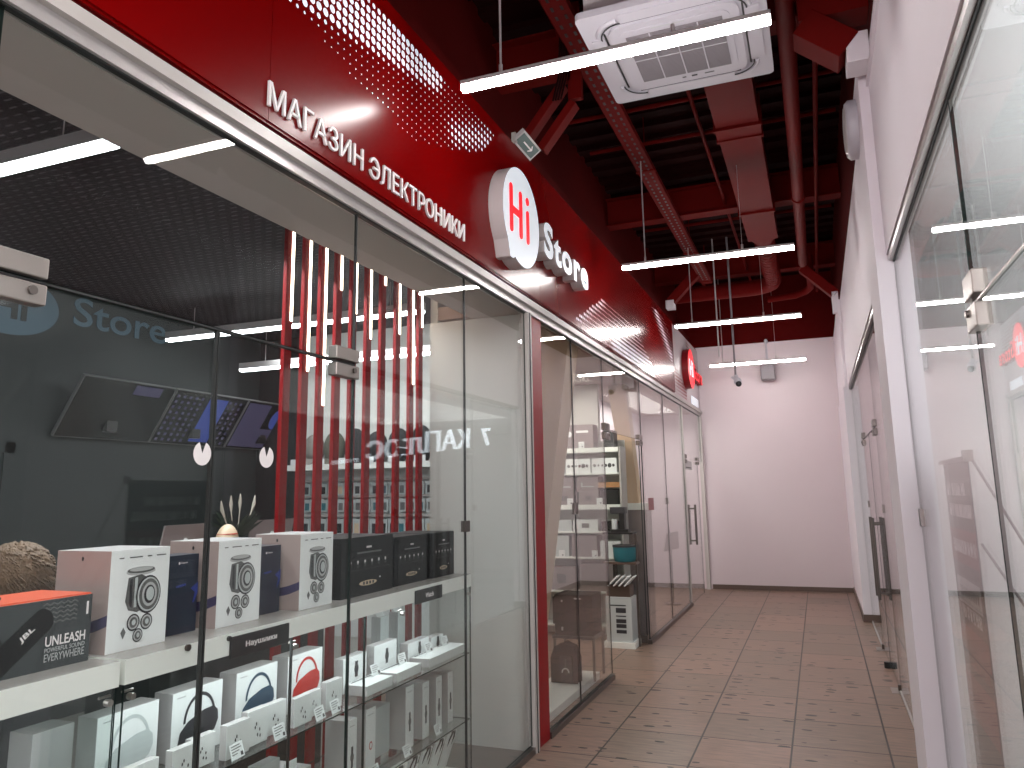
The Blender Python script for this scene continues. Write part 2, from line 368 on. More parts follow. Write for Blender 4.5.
polyC = [(9.35, 3.99), (10.2, 3.99), (10.85, 3.75), (10.85, 3.45), (10.5, 3.35)]
dots = MB()
for i in range(22):
    z = 3.052 + i * .045
    for k in range(194):
        y = 1.85 + k * .047; p = (y, z); r = 0
        if inpoly(p, polyA):
            d = dseg(p, (2.0, 3.66), (3.45, 3.955)); up = z - (3.66 + (y - 2.0) * .2034)
            r = .0035 + (.0150 if d < .075 else (.0150 * math.exp(-((d - .075) / .045) ** 2) if up < 0 else .0055 + .009 * math.exp(-((d - .075) / .05) ** 2)))
            r = max(r, .0035 + .011 * math.exp(-(dseg(p, (3.72, 3.70), (4.22, 3.88)) / .09) ** 2))
            if y > 2.9 and up > .02: r = max(r, .007)
        elif inpoly(p, polyB):
            r = .0045 + .0145 * math.exp(-(dseg(p, (7.4, 3.11), (9.3, 3.11)) / .15) ** 2) + .010 * math.exp(-(dseg(p, (6.0, 3.06), (7.0, 3.46)) / .07) ** 2)
        elif inpoly(p, polyC):
            r = .004 + .0135 * math.exp(-(dseg(p, (9.7, 3.95), (10.75, 3.5)) / .08) ** 2)
        if r: dots.disc((-1.7990, y, z), Y_, Z_, min(r, .019), min(r, .019), 'dot_white', n=12)
child(dots, 'halftone_dots', hd)
# white letters of the fascia
T = 'МАГАЗИН ЭЛЕКТРОНИКИ'
def letters_row(parent, txt, y0, y1, z, h, x, m, th, bold=0, side=None, name='letter'):
    """each letter its own part; advance widths measured from cumulative strings"""
    def wid(t):
        cu = bpy.data.curves.new('t', 'FONT'); cu.body = t; cu.size = 1; ob = bpy.data.objects.new('t', cu); C.objects.link(ob)
        dg = bpy.context.evaluated_depsgraph_get(); me = bpy.data.meshes.new_from_object(ob.evaluated_get(dg)); xs = [v.co.x for v in me.vertices]; ys = [v.co.y for v in me.vertices]
        bpy.data.objects.remove(ob); bpy.data.curves.remove(cu); bpy.data.meshes.remove(me); return min(xs), max(xs), min(ys), max(ys)
    full = wid(txt); k = (y1 - y0) / (full[1] - full[0]); cap = wid(txt[0]); kz = h / (cap[3] - cap[2])
    for i, c in enumerate(txt):
        if c == ' ': continue
        s1 = wid(txt[:i + 1]); s0 = wid(c)
        w = (s0[1] - s0[0]); yr = (s1[1] - full[0]) * k + y0
        child(MB().text(c, (x, yr - w * k, z + (s0[2] - 0) * kz), Y_, Z_, w * k, (s0[3] - s0[2]) * kz, m, th, bold, side), name, parent)
lt = empty('wall_lettering', (-1.80, 2.2, 3.1)); tag(lt, 'white raised letters МАГАЗИН ЭЛЕКТРОНИКИ along the red fascia', 'lettering')
letters_row(lt, T, 2.115, 3.825, 3.082, .100, -1.797, 'letter', .010)
# Hi Store sign
sg = empty('lit_shop_sign', (-1.80, 4.5, 3.1)); tag(sg, 'illuminated white round Hi bubble with raised Store letters on the red fascia', 'sign')
bub = [(4.505 + .345 * math.cos(t), 3.41 + .335 * math.sin(t)) for t in [2 * PI * k / 56 for k in range(56)]]
bub = []
for k in range(72):
    t = 2 * PI * k / 72; y = 4.535 + .335 * math.cos(t); z = 3.45 + .335 * math.sin(t)
    a = math.degrees(t)
    if 222 < a < 242:
        y = 4.30 + (a - 222) / 20 * .085; z = 3.130 - .006 * math.sin((a - 222) / 20 * PI)
    bub.append((y, z))
child(MB().prism(bub, (-1.80, 0, 0), Y_, Z_, .10, 'sign_white', 'sign_side'), 'bubble', sg)
hi = MB()
def rbar(mb, y0, z0, y1, z1, r, th=.006, x=-1.70, m='sign_red'):
    a = math.atan2(z1 - z0, y1 - y0)
    P = [(y1 + r * math.cos(a + t), z1 + r * math.sin(a + t)) for t in [-PI / 2 + PI * k / 8 for k in range(9)]] + [(y0 + r * math.cos(a + t), z0 + r * math.sin(a + t)) for t in [PI / 2 + PI * k / 8 for k in range(9)]]
    mb.prism(P, (x, 0, 0), Y_, Z_, th, m)
rbar(hi, 4.335, 3.32, 4.335, 3.60, .025); rbar(hi, 4.505, 3.32, 4.505, 3.60, .025); rbar(hi, 4.335, 3.455, 4.505, 3.455, .023, .0065)
rbar(hi, 4.635, 3.32, 4.635, 3.51, .024); hi.disc((-1.70, 4.635, 3.60), Y_, Z_, .028, .028, 'sign_red', th=.006)
child(hi, 'red_hi_lettering', sg)
letters_row(sg, 'Store', 4.98, 6.12, 3.33, .27, -1.80, 'sign_white', .10, .035, 'sign_side')
# second fascia
h2 = empty('grey_shop_fascia', (-1.82, 12, 2.99)); tag(h2, 'grey shop fascia with red dots at the far end beside the red fascia', 'fascia')
rd = MB().box((-1.96, 10.925, 3.0), (-1.82, YE - .002, 4.058), 'header2')
for i in range(20):
    for k in range(50):
        y = 10.98 + k * .052; z = 3.045 + i * .05
        if y > 13.5: continue
        r = 0
        if y < 12.1 and z < 3.5 - (y - 11.0) * .28: r = .006 + .016 * max(0, 1 - abs(z - (3.32 - (y - 11) * .2)) / .25)
        if y > 12.3 and z > 3.45 + (13.5 - y) * .15: r = .006 + .015 * max(0, 1 - abs(z - (3.62 + (13.5 - y) * .25)) / .25)
        if r: rd.disc((-1.8185, y, z), Y_, Z_, r, r, 'red_strip', n=8)
child(rd, 'fascia_panel', h2)
child(MB().box((-1.82, 12.55, 3.03), (-1.815, 13.3, 3.16), 'sign_white'), 'lit_caption', h2)
s2 = empty('red_shop_sign', (-1.8, 12.2, 3.3)); tag(s2, 'small red round Hi sign with red Store letters on the grey fascia', 'sign')
bub2 = [(12.05 + .33 * math.cos(t), 3.52 + .31 * math.sin(t)) for t in [2 * PI * k / 40 for k in range(40)]]
child(MB().prism(bub2, (-1.82, 0, 0), Y_, Z_, .10, 'sign_red', 'sign_darkred'), 'disc', s2)
child(MB().text('Hi', (-1.72, 11.87, 3.40), Y_, Z_, .34, .26, 'sign_white', .006, .02), 'white_hi_lettering', s2)
letters_row(s2, 'Store', 12.46, 13.42, 3.42, .25, -1.82, 'sign_red', .08, .02, 'sign_darkred')
# white aluminium frame under the fascias
struct('trim_1', MB().box((XF - .03, -3.5, H1), (XF + .025, YE - .002, 2.945), 'alu').box((XF - .03, -3.5, 2.945), (XF + .05, YE - .002, 2.99), 'alu_white').box((XF - .012, -3.5, H1 - .006), (XF + .012, YE - .002, H1), 'joint'), 'white aluminium rail along the bottom of the red fascia')
struct('trim_2', MB().box((XG - .03, -3.5, 2.895), (XG + .03, 4.6, 2.93), 'alu').box((XG - .01, -3.5, 2.885), (XG + .01, 4.6, 2.895), 'joint'), 'aluminium rail above the near right glass shopfront')
struct('trim_3', MB().box((XG - .03, 5.15, 2.895), (XG + .03, 10.72, 2.93), 'steel').box((XG - .01, 5.15, 2.885), (XG + .01, 10.72, 2.895), 'joint'), 'dark rail above the far right glass shopfront')
# ------------------------------------------------------------------ glazing
def pane(x, y0, y1, z0, z1): return MB().box((x - .005, y0 + .003, z0), (x + .005, y1 - .003, z1), 'glass', {'-y': 'glass_edge', '+y': 'glass_edge', '-z': 'glass_edge', '+z': 'glass_edge'})
def window(n, x, y0, y1, z0, z1, label):
    o = struct('window_%d' % n, pane(x, y0, y1, z0, z1), label)
    return o
def clip(parent, x, y, z, w=.16, h=.055, m='chrome', gap=.008, name='patch_fitting'):
    return child(MB().box((x - .022, y - w / 2, z + gap), (x + .022, y + w / 2, z + gap + h), m).box((x - .022, y - w / 2, z - gap - h), (x + .022, y + w / 2, z - gap), m).tube([(x - .03, y + w / 4, z - .03), (x + .03, y + w / 4, z - .03)], .012, 'steel'), name, parent, .004)
w1 = window(1, XF, -3.4, 1.165, .05, H1, 'large clear shop pane left of the glass doors')
w2 = window(2, XF, 1.165, 2.785, 2.212, H1, 'clear transom pane above the electronics shop doors')
w3 = window(3, XF, 2.785, 3.915, .05, H1, 'clear shop pane right of the glass doors, in front of the black boxes')
w4 = window(4, XF, 3.915, 4.905, .05, H1, 'clear shop pane between the display case and the red post')
dA = struct('door_2', pane(XF, 1.165, 1.966, .012, 2.2), 'left leaf of the electronics shop glass doors')
dB = struct('door_3', pane(XF, 1.972, 2.783, .012, 2.2), 'right leaf of the electronics shop glass doors')
clip(dA, XF, 1.255, 2.206, .17); clip(dB, XF, 2.715, 2.206, .17)
for o, y in ((dA, 1.965), (dB, 1.9755)): child(MB().box((XF - .006, y - .003, .012), (XF + .006, y + .003, 2.2), 'joint'), 'edge_seal', o)
child(MB().box((XF - .006, 1.165, 2.203), (XF + .006, 2.785, 2.209), 'joint'), 'edge_seal', w2)
for o, y in ((w3, 2.785), (w4, 3.915)): child(MB().box((XF - .006, y - .0035, .05), (XF + .006, y + .0035, H1), 'joint'), 'edge_seal', o)
child(MB().box((XF - .014, 3.89, 1.44), (XF + .014, 3.95, 1.50), 'steel'), 'lock', w4)
def sticker(o, y, z):
    child(MB().disc((XF + .0056, y, z), Y_, Z_, .038, .038, 'letter', n=30, th=.0006, a0=PI * .62, a1=PI * 2.38), 'round_sticker', o)
sticker(dA, 1.925, 1.79); sticker(dB, 2.235, 1.79)
# post and red strip
struct('trim_4', MB().box((XF - .03, 4.905, 0), (XF + .03, 4.975, H1), 'alu_white').box((XF + .03, 4.93, 0), (XF + .034, 4.938, H1), 'joint'), 'white aluminium post left of the red strip')
struct('trim_5', MB().box((XF - .05, 4.975, 0), (XF + .012, 5.225, H1), 'red_strip'), 'tall red post strip between the two left shopfronts')
struct('trim_6', MB().box((XF - .02, 5.225, 0), (XF + .025, 6.98, .04), 'steel').box((XF - .02, -3.4, 0), (XF + .025, 4.905, .04), 'steel'), 'floor rail under the near left glazing')
struct('trim_7', MB().box((XF - .02, 8.62, 0), (XF + .025, 11.6, .04), 'steel').box((XF - .03, YE - .10, 0), (XF + .03, YE - .004, H1), 'alu_white').box((XF - .02, 11.52, .05), (XF + .02, 11.56, H1), 'alu_white'), 'floor rail and white posts of the far left shopfront')
w5 = window(5, XF, 5.225, 6.0, .05, H1, 'clear pane directly right of the tall red strip')
w6 = window(6, XF, 6.0, 6.98, .05, H1, 'clear pane just before the open shop entrance')
w7 = window(7, XF, 6.98, 8.62, 2.212, H1, 'clear transom pane over the open shop entrance')
w8 = window(8, XF, 8.62, 10.05, .05, H1, 'clear pane just beyond the open shop entrance')
w9 = window(9, XF, 10.05, 11.52, .05, H1, 'clear pane with a small notice before the far door')
w10 = window(10, XF, 11.56, YE - .10, 2.112, H1, 'clear transom pane above the far left door')
for o, y in ((w6, 6.0), (w8, 8.625), (w9, 10.05)): child(MB().box((XF - .006, y - .003, .05), (XF + .006, y + .003, H1), 'joint'), 'edge_seal', o)
clip(w7, XF, 7.06, 2.206, .17, .07, 'steel'); clip(w7, XF, 8.52, 2.206, .17, .05, 'steel')
child(MB().box((XF - .014, 5.96, 1.47), (XF + .014, 6.04, 1.56), 'steel'), 'lock', w6)
child(MB().box((XF - .014, 10.02, 1.47), (XF + .014, 10.08, 1.55), 'steel'), 'lock', w9)
child(MB().box((XF + .006, 8.85, 1.42), (XF + .0065, 9.15, 1.56), 'dot_grey'), 'notice', w8)
child(MB().box((XF + .006, 11.6, 1.95), (XF + .0065, 12.3, 2.08), 'mid_print').box((XF + .0066, 11.68, 1.97), (XF + .0070, 12.2, 1.99), 'dark_print'), 'notice', w10)
# open leaf of the middle entrance, swung inwards
o = MB().box((-2.62, 8.615, .012), (XF - .03, 8.625, 2.2), 'glass', {'-x': 'glass_edge', '+x': 'glass_edge', '-z': 'glass_edge', '+z': 'glass_edge'})
d4 = struct('door_4', o, 'glass shop door leaf swung open into the entrance')
child(MB().box((-2.06, 8.60, .012), (-1.86, 8.64, .09), 'steel'), 'floor_hinge', d4)
child(MB().box((-1.87, 8.61, .09), (-1.862, 8.63, 2.2), 'joint'), 'edge_seal', d4)
def handles(parent, x, ys, z0, z1, both=True, r=.014):
    for y in ys:
        for s in ((-1, 1) if both else (1,)):
            child(MB().tube([(x + s * .05, y, z0), (x + s * .05, y, z1)], r, 'steel').tube([(x, y, z0 + .06), (x + s * .05, y, z0 + .06)], r * .7, 'steel').tube([(x, y, z1 - .06), (x + s * .05, y, z1 - .06)], r * .7, 'steel'), 'handle', parent)
d5 = struct('door_5', pane(XF, 11.57, 12.95, .012, 2.1), 'glass door with long steel handle at the far left corner')
handles(d5, XF, (12.1,), .82, 1.42, r=.018)
clip(d5, XF, 11.68, 2.106, .16, .06, 'steel'); clip(d5, XF, 12.9, 2.106, .2, .05, 'steel')
# right side glazing
w11 = window(11, XG, 2.66, 4.6, .02, 2.885, 'clear pane on the right between the near door and the white pilaster')
w12 = window(12, XG, -3.4, 2.655, 2.205, 2.885, 'clear transom pane above the near right door')
d6 = struct('door_6', pane(XG, 1.7, 2.654, .012, 2.195), 'near right glass door leaf')
struct('door_7', pane(XG, -3.4, 1.69, .012, 2.195), 'glass door leaf nearest the viewer on the right')
child(MB().box((XG - .006, 2.6525, .012), (XG + .006, 2.6585, 2.885), 'joint'), 'edge_seal', w11)
child(MB().box((XG - .006, -1, 2.196), (XG + .006, 2.64, 2.204), 'joint').box((XG - .012, 1.2, 2.19), (XG - .006, 2.64, 2.196), 'chrome'), 'edge_seal', w12)
clip(d6, XG, 2.62, 2.20, .15, .075, 'chrome', .012)
child(MB().box((XG - .014, 4.52, 1.44), (XG + .014, 4.60, 1.53), 'steel'), 'lock', w11)
w13 = window(13, XG, 5.15, 7.2, .02, 2.885, 'clear pane beyond the white pilaster on the right')
w14 = window(14, XG, 7.2, 9.1, 2.155, 2.885, 'clear transom pane above the far right double doors')
w15 = window(15, XG, 9.1, 10.72, .02, 2.885, 'clear pane beside the far white pier on the right')
d8 = struct('door_8', pane(XG, 7.2, 8.13, .012, 2.145), 'nearer leaf of the far right glass double doors')
d9 = struct('door_9', pane(XG, 8.15, 9.1, .012, 2.145), 'further leaf of the far right glass double doors')
child(MB().box((XG - .006, 8.125, .012), (XG + .006, 8.15, 2.145), 'joint'), 'edge_seal', d8)
child(MB().box((XG - .005, 7.197, .02), (XG + .005, 7.203, 2.885), 'joint'), 'edge_seal', w13)
child(MB().box((XG - .005, 9.097, .02), (XG + .005, 9.103, 2.885), 'joint'), 'edge_seal', w15)
handles(d8, XG, (7.99,), .62, 1.36); handles(d9, XG, (8.30,), .62, 1.36)
clip(d8, XG, 7.28, 2.15, .16, .06, 'steel'); clip(d9, XG, 9.02, 2.15, .16, .06, 'steel')
for o, y in ((d8, 7.27), (d9, 9.02)):
    child(MB().box((XG - .07, y - .10, 0), (XG + .07, y + .10, .004), 'chrome').tube([(XG, y, 0), (XG, y, .05)], .018, 'steel'), 'floor_hinge', o)
child(MB().tube([(XG - .03, 8.13, .0), (XG - .03, 8.13, .055)], .03, 'black'), 'door_stop', d8)
for o, y in ((w13, 7.14), (w15, 9.17), (w13, 5.25)): child(MB().box((XG - .014, y - .03, 1.43), (XG + .014, y + .03, 1.50), 'steel'), 'lock', o)
struct('trim_8', MB().box((XG - .012, 5.15, 0), (XG + .012, 7.2, .02), 'alu').box((XG - .012, 9.1, 0), (XG + .012, 10.72, .02), 'alu').box((XG - .012, 2.66, 0), (XG + .012, 4.6, .02), 'alu'), 'thin floor rails of the right glazing')
# right shops: rooms behind the glass
struct('wall_room_near', MB().box((2.9, -3.5, 0), (3.0, 4.8, 2.93), 'room_white').box((XP + .165, 4.8, 0), (3.0, 4.9, 2.93), 'room_white').box((XP + .16, -3.6, 0), (3.0, -3.5, 2.93), 'room_white'), 'white walls of the shop behind the near right glass')
struct('ceiling_room_near', MB().box((.531, -3.5, 2.93), (3.0, 4.8, 3.0), 'room_white'), 'white ceiling of the shop behind the near right glass')
struct('floor_room', MB().box((XP + .11, -3.5, -.1), (4.5, YE + 2.4, -.001), 'brown_floor'), 'pale floor inside the shops on the right')
struct('wall_room_far', MB().box((4.4, 4.9, 0), (4.5, 16, 3.6), 'room_white').box((XP + .5, 15.9, 0), (4.5, 16, 3.6), 'room_white').box((XP + .5, 4.9, 2.95), (4.5, 16, 3.0), 'room_white'), 'white walls of the shop behind the far right glass')
# ------------------------------------------------------------------ shelves shop shell (left, behind the red strip)
struct('wall_shelf_shop', MB().box((-3.6, 9.05, 0), (-2.45, 9.15, 2.95), 'pier_wall').box((-3.7, 6.76, 0), (-3.6, 13.55, 2.95), 'pier_wall').box((-2.95, 9.15, 0), (-2.85, YE, 3.0), 'white_wall'), 'pale inner walls of the shop beyond the red strip')
struct('ceiling_shelf_shop', MB().box((-3.7, 6.76, 2.95), (-1.97, YE, 3.05), 'brownceil').box((-2.6, 5.07, 2.95), (-1.97, 6.76, 3.05), 'brownceil'), 'taupe ceiling of the shop beyond the red strip')
struct('wall_shop_end', MB().box((-3.7, YE, 0), (-2.2, YE + .1, 3.1), 'white_wall'), 'pale far wall inside the left shops')
# ------------------------------------------------------------------ corridor lamps
def lamp(x0, x1, y, z, rods, zts):
    r = empty('hanging_linear_lamp', ((x0 + x1) / 2, y, z))
    child(MB().box((x0, y - .021, z + .010), (x1, y + .021, z + .034), 'lamp_house'), 'housing', r, .004)
    child(MB().box((x0 + .002, y - .020, z - .022), (x1 - .002, y + .020, z + .010), 'lamp'), 'diffuser', r, .006)
    for rx, zt in zip(rods, zts):
        child(MB().tube([(rx, y, z + .034), (rx, y, zt)], .006 if rx < -.8 else .002, 'lamp_house', 8).tube([(rx, y, z + .034), (rx, y, z + .08)], .010, 'lamp_house', 8), 'suspension_rod', r)
    return r
Z_L = 3.68
LL = [(3.248, 'large hanging white linear lamp nearest the viewer, in front of the air conditioner'), (6.705, 'second hanging linear lamp, crossing below the red duct'), (9.52, 'third hanging linear lamp, crossing in front of the dark red upper end wall'), (12.9, 'smallest and furthest hanging linear lamp against the end wall')]
for y, lb in LL:
    q = 1 if y < 12 else .956
    tag(lamp(-1.532 * q, -.034 * q, y * q, 1.65 + (Z_L - 1.65) * q, (-1.316 * q, -.46), (4.69 if y < 12 else 5.25, 4.499 if 4 < y < 12 else 5.25 if y > 12 else 3.72)), lb, 'lamp', 'hanging corridor lamps')
# ------------------------------------------------------------------ ceiling air conditioner
ac = empty('ceiling_air_conditioner', (-.49, 3.66, 3.9)); tag(ac, 'white square four-way cassette air conditioner under the red ceiling', 'air conditioner')
cx, cy, cz, hs = -.49, 3.685, 3.90, .44
def rrect(hw, hh, r, n=5):
    P = []
    for (sx, sy, a) in ((1, 1, 0), (-1, 1, 90), (-1, -1, 180), (1, -1, 270)):
        for k in range(n + 1):
            t = math.radians(a + 90 * k / n); P.append((sx * (hw - r) + r * math.cos(t), sy * (hh - r) + r * math.sin(t)))
    return P
def plate(mb, hw, hh, r, z0, z1, m, n=5, x=cx, y=cy):
    mb.prism(rrect(hw, hh, r, n), (x, y, z0), X_, Y_, z1 - z0, m); return mb
a = MB(); plate(a, hs, hs, .03, cz, cz + .035, 'ac_white')
child(a, 'panel', ac, .004)
child(MB().box((cx - .40, cy - .40, cz + .035), (cx + .40, cy + .40, cz + .30), 'lamp_house'), 'body', ac)
a = MB(); plate(a, .315, .315, .07, cz - .012, cz, 'ac_white'); plate(a, .27, .27, .05, cz - .016, cz - .012, 'ac_white')
child(a, 'grille_frame', ac, .003)
g = MB()
g.box((cx - .235, cy - .225, cz - .018), (cx + .235, cy + .225, cz - .016), 'ac_grey')
for k in range(37):
    y = cy - .222 + k * .0120; g.box((cx - .235, y, cz - .021), (cx + .235, y + .004, cz - .018), 'ac_grey')
for k in range(3):
    x = cx - .235 + (k + 1) * .1175; g.box((x - .003, cy - .225, cz - .0225), (x + .003, cy + .225, cz - .018), 'ac_white')
g.box((cx - .235, cy - .003, cz - .0225), (cx + .235, cy + .003, cz - .018), 'ac_white')
child(g, 'intake_grille', ac)
for s, ax in ((-1, 0), (1, 0), (-1, 1), (1, 1)):
    f = MB(); w = .235
    c = [cx, cy]; c[ax] += s * .372; q = [w, w]; q[ax] = .034
    f.box((c[0] - q[0], c[1] - q[1], cz - .008), (c[0] + q[0], c[1] + q[1], cz - .001), 'ac_white')
    c2 = [cx, cy]; c2[ax] += s * .332; q2 = [w + .04, w + .04]; q2[ax] = .0045
    f.box((c2[0] - q2[0], c2[1] - q2[1], cz - .003), (c2[0] + q2[0], c2[1] + q2[1], cz - .0005), 'black')
    child(f, 'louvre', ac)
for sx in (-1, 1):
    for sy in (-1, 1):
        t0 = {(1, 1): 0, (-1, 1): PI / 2, (-1, -1): PI, (1, -1): 3 * PI / 2}[(sx, sy)]
        arc = [(cx + sx * .25 + .115 * math.cos(t0 + PI / 2 * k / 8), cy + sy * .25 + .115 * math.sin(t0 + PI / 2 * k / 8), cz - .004) for k in range(9)]
        child(MB().tube(arc, .012, 'ac_white', 6).tube([(a_[0] * .96 + cx * .04, a_[1] * .96 + cy * .04, cz - .013) for a_ in arc], .004, 'black', 5), 'corner_outlet', ac)
child(MB().box((cx + .02, cy + .255, cz - .0195), (cx + .05, cy + .265, cz - .016), 'dark_print').box((cx - .03, cy + .257, cz - .0195), (cx - .01, cy + .263, cz - .016), 'grey_print').box((cx + .09, cy + .257, cz - .0195), (cx + .14, cy + .263, cz - .016), 'grey_print'), 'indicator_panel', ac)

child(MB().text('ELECTROLUX', (cx + .12, cy + .245, cz - .016), -X_, Y_, .0001, .0001, 'grey_print', .0001) if 0 else MB().box((cx - .1, cy - .262, cz - .0175), (cx + .06, cy - .254, cz - .016), 'mid_print'), 'badge', ac)
# ------------------------------------------------------------------ ducts, tray, pipes
du = empty('ventilation_duct', (-.38, 6, 4.5)); tag(du, 'long red rectangular ventilation duct running along the ceiling into a round spiral pipe', 'duct')
for a_, b_ in ((2.2, 5.93), (5.97, 8.0), (8.02, 9.0)):
    child(MB().box((-.545, a_, 4.5), (-.215, b_, 4.72), 'red_steel'), 'duct_section', du)
for y in (5.95, 6.16, 8.01):
    child(MB().box((-.565, y - .016, 4.48), (-.195, y + .016, 4.74), 'red_steel'), 'flange', du)
child(MB().box((-.555, 5.97, 4.49), (-.205, 6.14, 4.73), 'red_steel', {'-z': 'red_steel'}), 'duct_section', du)
tn = []; N_ = 16; sq = []
for k in range(N_):
    t = 2 * PI * (k + .5) / N_; c, s_ = math.cos(t), math.sin(t); q = max(abs(c), abs(s_)); sq.append((-.38 + .165 * c / q, 9.0, 4.61 + .11 * s_ / q)); tn.append((-.38 + .115 * c, 9.25, 4.61 + .115 * s_))
child(MB().add(sq + tn, [[k, (k + 1) % N_, (k + 1) % N_ + N_, k + N_] for k in range(N_)], 'red_steel', True), 'transition', du)
sp = MB().tube([(-.38, 9.25, 4.61), (-.38, 11.3, 4.61)] + [(-.38 - .35 * (1 - math.cos(t)), 11.3 + .35 * math.sin(t), 4.61) for t in [PI / 8, PI / 4, 3 * PI / 8, PI / 2]] + [(-1.85, 11.65, 4.61)], .115, 'red_steel', 18)
for k in range(16): sp.tube([(-.38, 9.3 + k * .125, 4.61), (-.38, 9.312 + k * .125, 4.61)], .121, 'red_steel', 18)
child(sp, 'spiral_pipe', du)
tag(MB().tube([(.035, 1, 4.45), (.035, 10.0, 4.45)] + [(.035, 10.0 + .12 * math.sin(t), 4.45 - .12 * (1 - math.cos(t)) * -1) for t in [PI / 6, PI / 3, PI / 2]] + [(.035, 10.12, 4.9)], .055, 'red_steel', 14).tube([(.035, 4.1, 4.45), (.035, 4.16, 4.45)], .066, 'red_steel', 14).tube([(.035, 7.6, 4.45), (.035, 7.65, 4.45)], .066, 'red_steel', 14).build('ceiling_pipe', origin=(.035, 5, 4.45)), 'straight red pipe running along the ceiling right of the duct', 'pipe')
tag(MB().tube([(.12, 10.9, 4.55), (.12, 11.7, 4.55), (.05, 11.85, 4.53), (-.1, 11.92, 4.5), (-.5, 11.92, 4.48)], .05, 'red_steel', 12).tube([(.12, 10.9, 4.55), (.12, 10.9, 4.8)], .05, 'red_steel', 12).build('elbow_pipe', origin=(.1, 11, 4.5)), 'short bent red pipe near the end wall', 'pipe')
tr = MB()
zt = 4.69
tr.box((-1.39, .5, zt), (-1.245, 11.4, zt + .004), 'red_steel').box((-1.394, .5, zt), (-1.39, 11.4, zt + .055), 'red_steel').box((-1.245, .5, zt), (-1.241, 11.4, zt + .055), 'red_steel')
for k in range(88):
    y = 2.4 + k * .10
    for x in (-1.36, -1.295): tr.box((x, y, zt - .0015), (x + .018, y + .045, zt + .001), 'black')
tt = empty('cable_tray', (-1.32, 5, zt)); tag(tt, 'narrow perforated red cable tray running lengthwise left of the duct', 'cable tray')
child(tr, 'tray', tt)
for y in (6.7, 9.5, 11.0, 3.4): child(MB().tube([(-1.32, y + .25, zt + .05), (-1.32, y + .25, 5.26)], .006, 'red_steel', 6).box((-1.41, y + .23, zt - .01), (-1.22, y + .27, zt), 'red_steel'), 'hanger', tt)
for i, (x, z, r) in enumerate(((-1.45, 4.85, .022), (-.75, 4.9, .018), (.22, 4.75, .02))):
    tag(MB().tube([(x, 1.0, z), (x, 12.8, z)], r, 'red_steel', 8).build('conduit_pipe', origin=(x, 6, z)), ['thin red conduit running along the ceiling left of the cable tray', 'thin red conduit between the cable tray and the duct', 'thin red conduit close to the right wall'][i], 'pipe', 'thin ceiling conduits')
for i, y in enumerate((6.2, 6.9, 9.4)):
    tag(MB().tube([(-1.85, y, 4.95), (.4, y, 4.95)], .02, 'red_steel', 8).build('cross_conduit', origin=(-.7, y, 4.95)), ['first thin red conduit crossing the ceiling beyond the exit sign', 'second thin red conduit crossing the ceiling beyond the exit sign', 'furthest thin red conduit crossing the ceiling'][i], 'pipe', 'crossing ceiling conduits')
# knee braces
def brace(p0, p1, w, h, lb, cap=None, n='knee_brace'):
    r = empty(n, p0); tag(r, lb, 'brace', 'red knee braces')
    child(MB().bar(p0, p1, w, h, 'red_steel', (0, 1, 0)), 'strut', r, .004)
    if cap: child(MB().box(cap[0], cap[1], 'lav_wall'), 'white_end_cap', r, .003)
    return r
brace((.35, 4.42, 4.09), (.12, 4.42, 4.29), .17, .20, 'thick red knee brace at the top right with a white end box', ((.335, 4.33, 3.985), (.453, 4.52, 4.16)))
tag(MB().box((.10, 4.33, 4.30), (.47, 4.52, 5.24), 'red_steel').build('red_hanger_post', origin=(0, 4.4, 4.3)), 'broad red steel post above the thick knee brace at the top right', 'post')
b2 = brace((-1.81, 4.98, 4.24), (-1.52, 4.98, 4.60), .06, .10, 'upper strut of the red brace pair beside the exit sign')
b3 = brace((-1.70, 4.98, 4.12), (-1.44, 4.98, 4.44), .06, .10, 'lower strut of the red brace pair beside the exit sign')
tag(MB().bar((-1.43, 4.98, 4.47), (-1.43, 4.98, 5.24), .05, .10, 'red_steel').bar((-1.51, 4.98, 4.62), (-1.51, 4.98, 5.24), .05, .10, 'red_steel').build('brace_post', origin=(-1.4, 4.98, 5)), 'red vertical rails above the brace pair beside the exit sign', 'post')
brace((-1.80, 10.9, 4.34), (-1.36, 10.9, 4.78), .12, .14, 'far left red knee brace above the grey fascia', ((-1.86, 10.82, 4.24), (-1.74, 10.98, 4.36)))
brace((.42, 10.80, 4.18), (.02, 10.80, 4.60), .12, .14, 'far right red knee brace near the end wall', ((.36, 10.73, 3.94), (.44, 10.88, 4.22)))
# cables near brace
cb = MB()
for k in range(4): cb.tube([(-1.58 + .02 * k, 4.9, 4.45), (-1.52 + .02 * k, 4.86, 4.6), (-1.48 + .015 * k, 4.8, 4.9), (-1.52 + .02 * k, 4.7, 5.25)], .008, 'deck', 6)
tag(cb.build('cable_bundle', origin=(-1.4, 4.85, 4.5)), 'bundle of dark red cables bending up past the exit sign', 'cable')
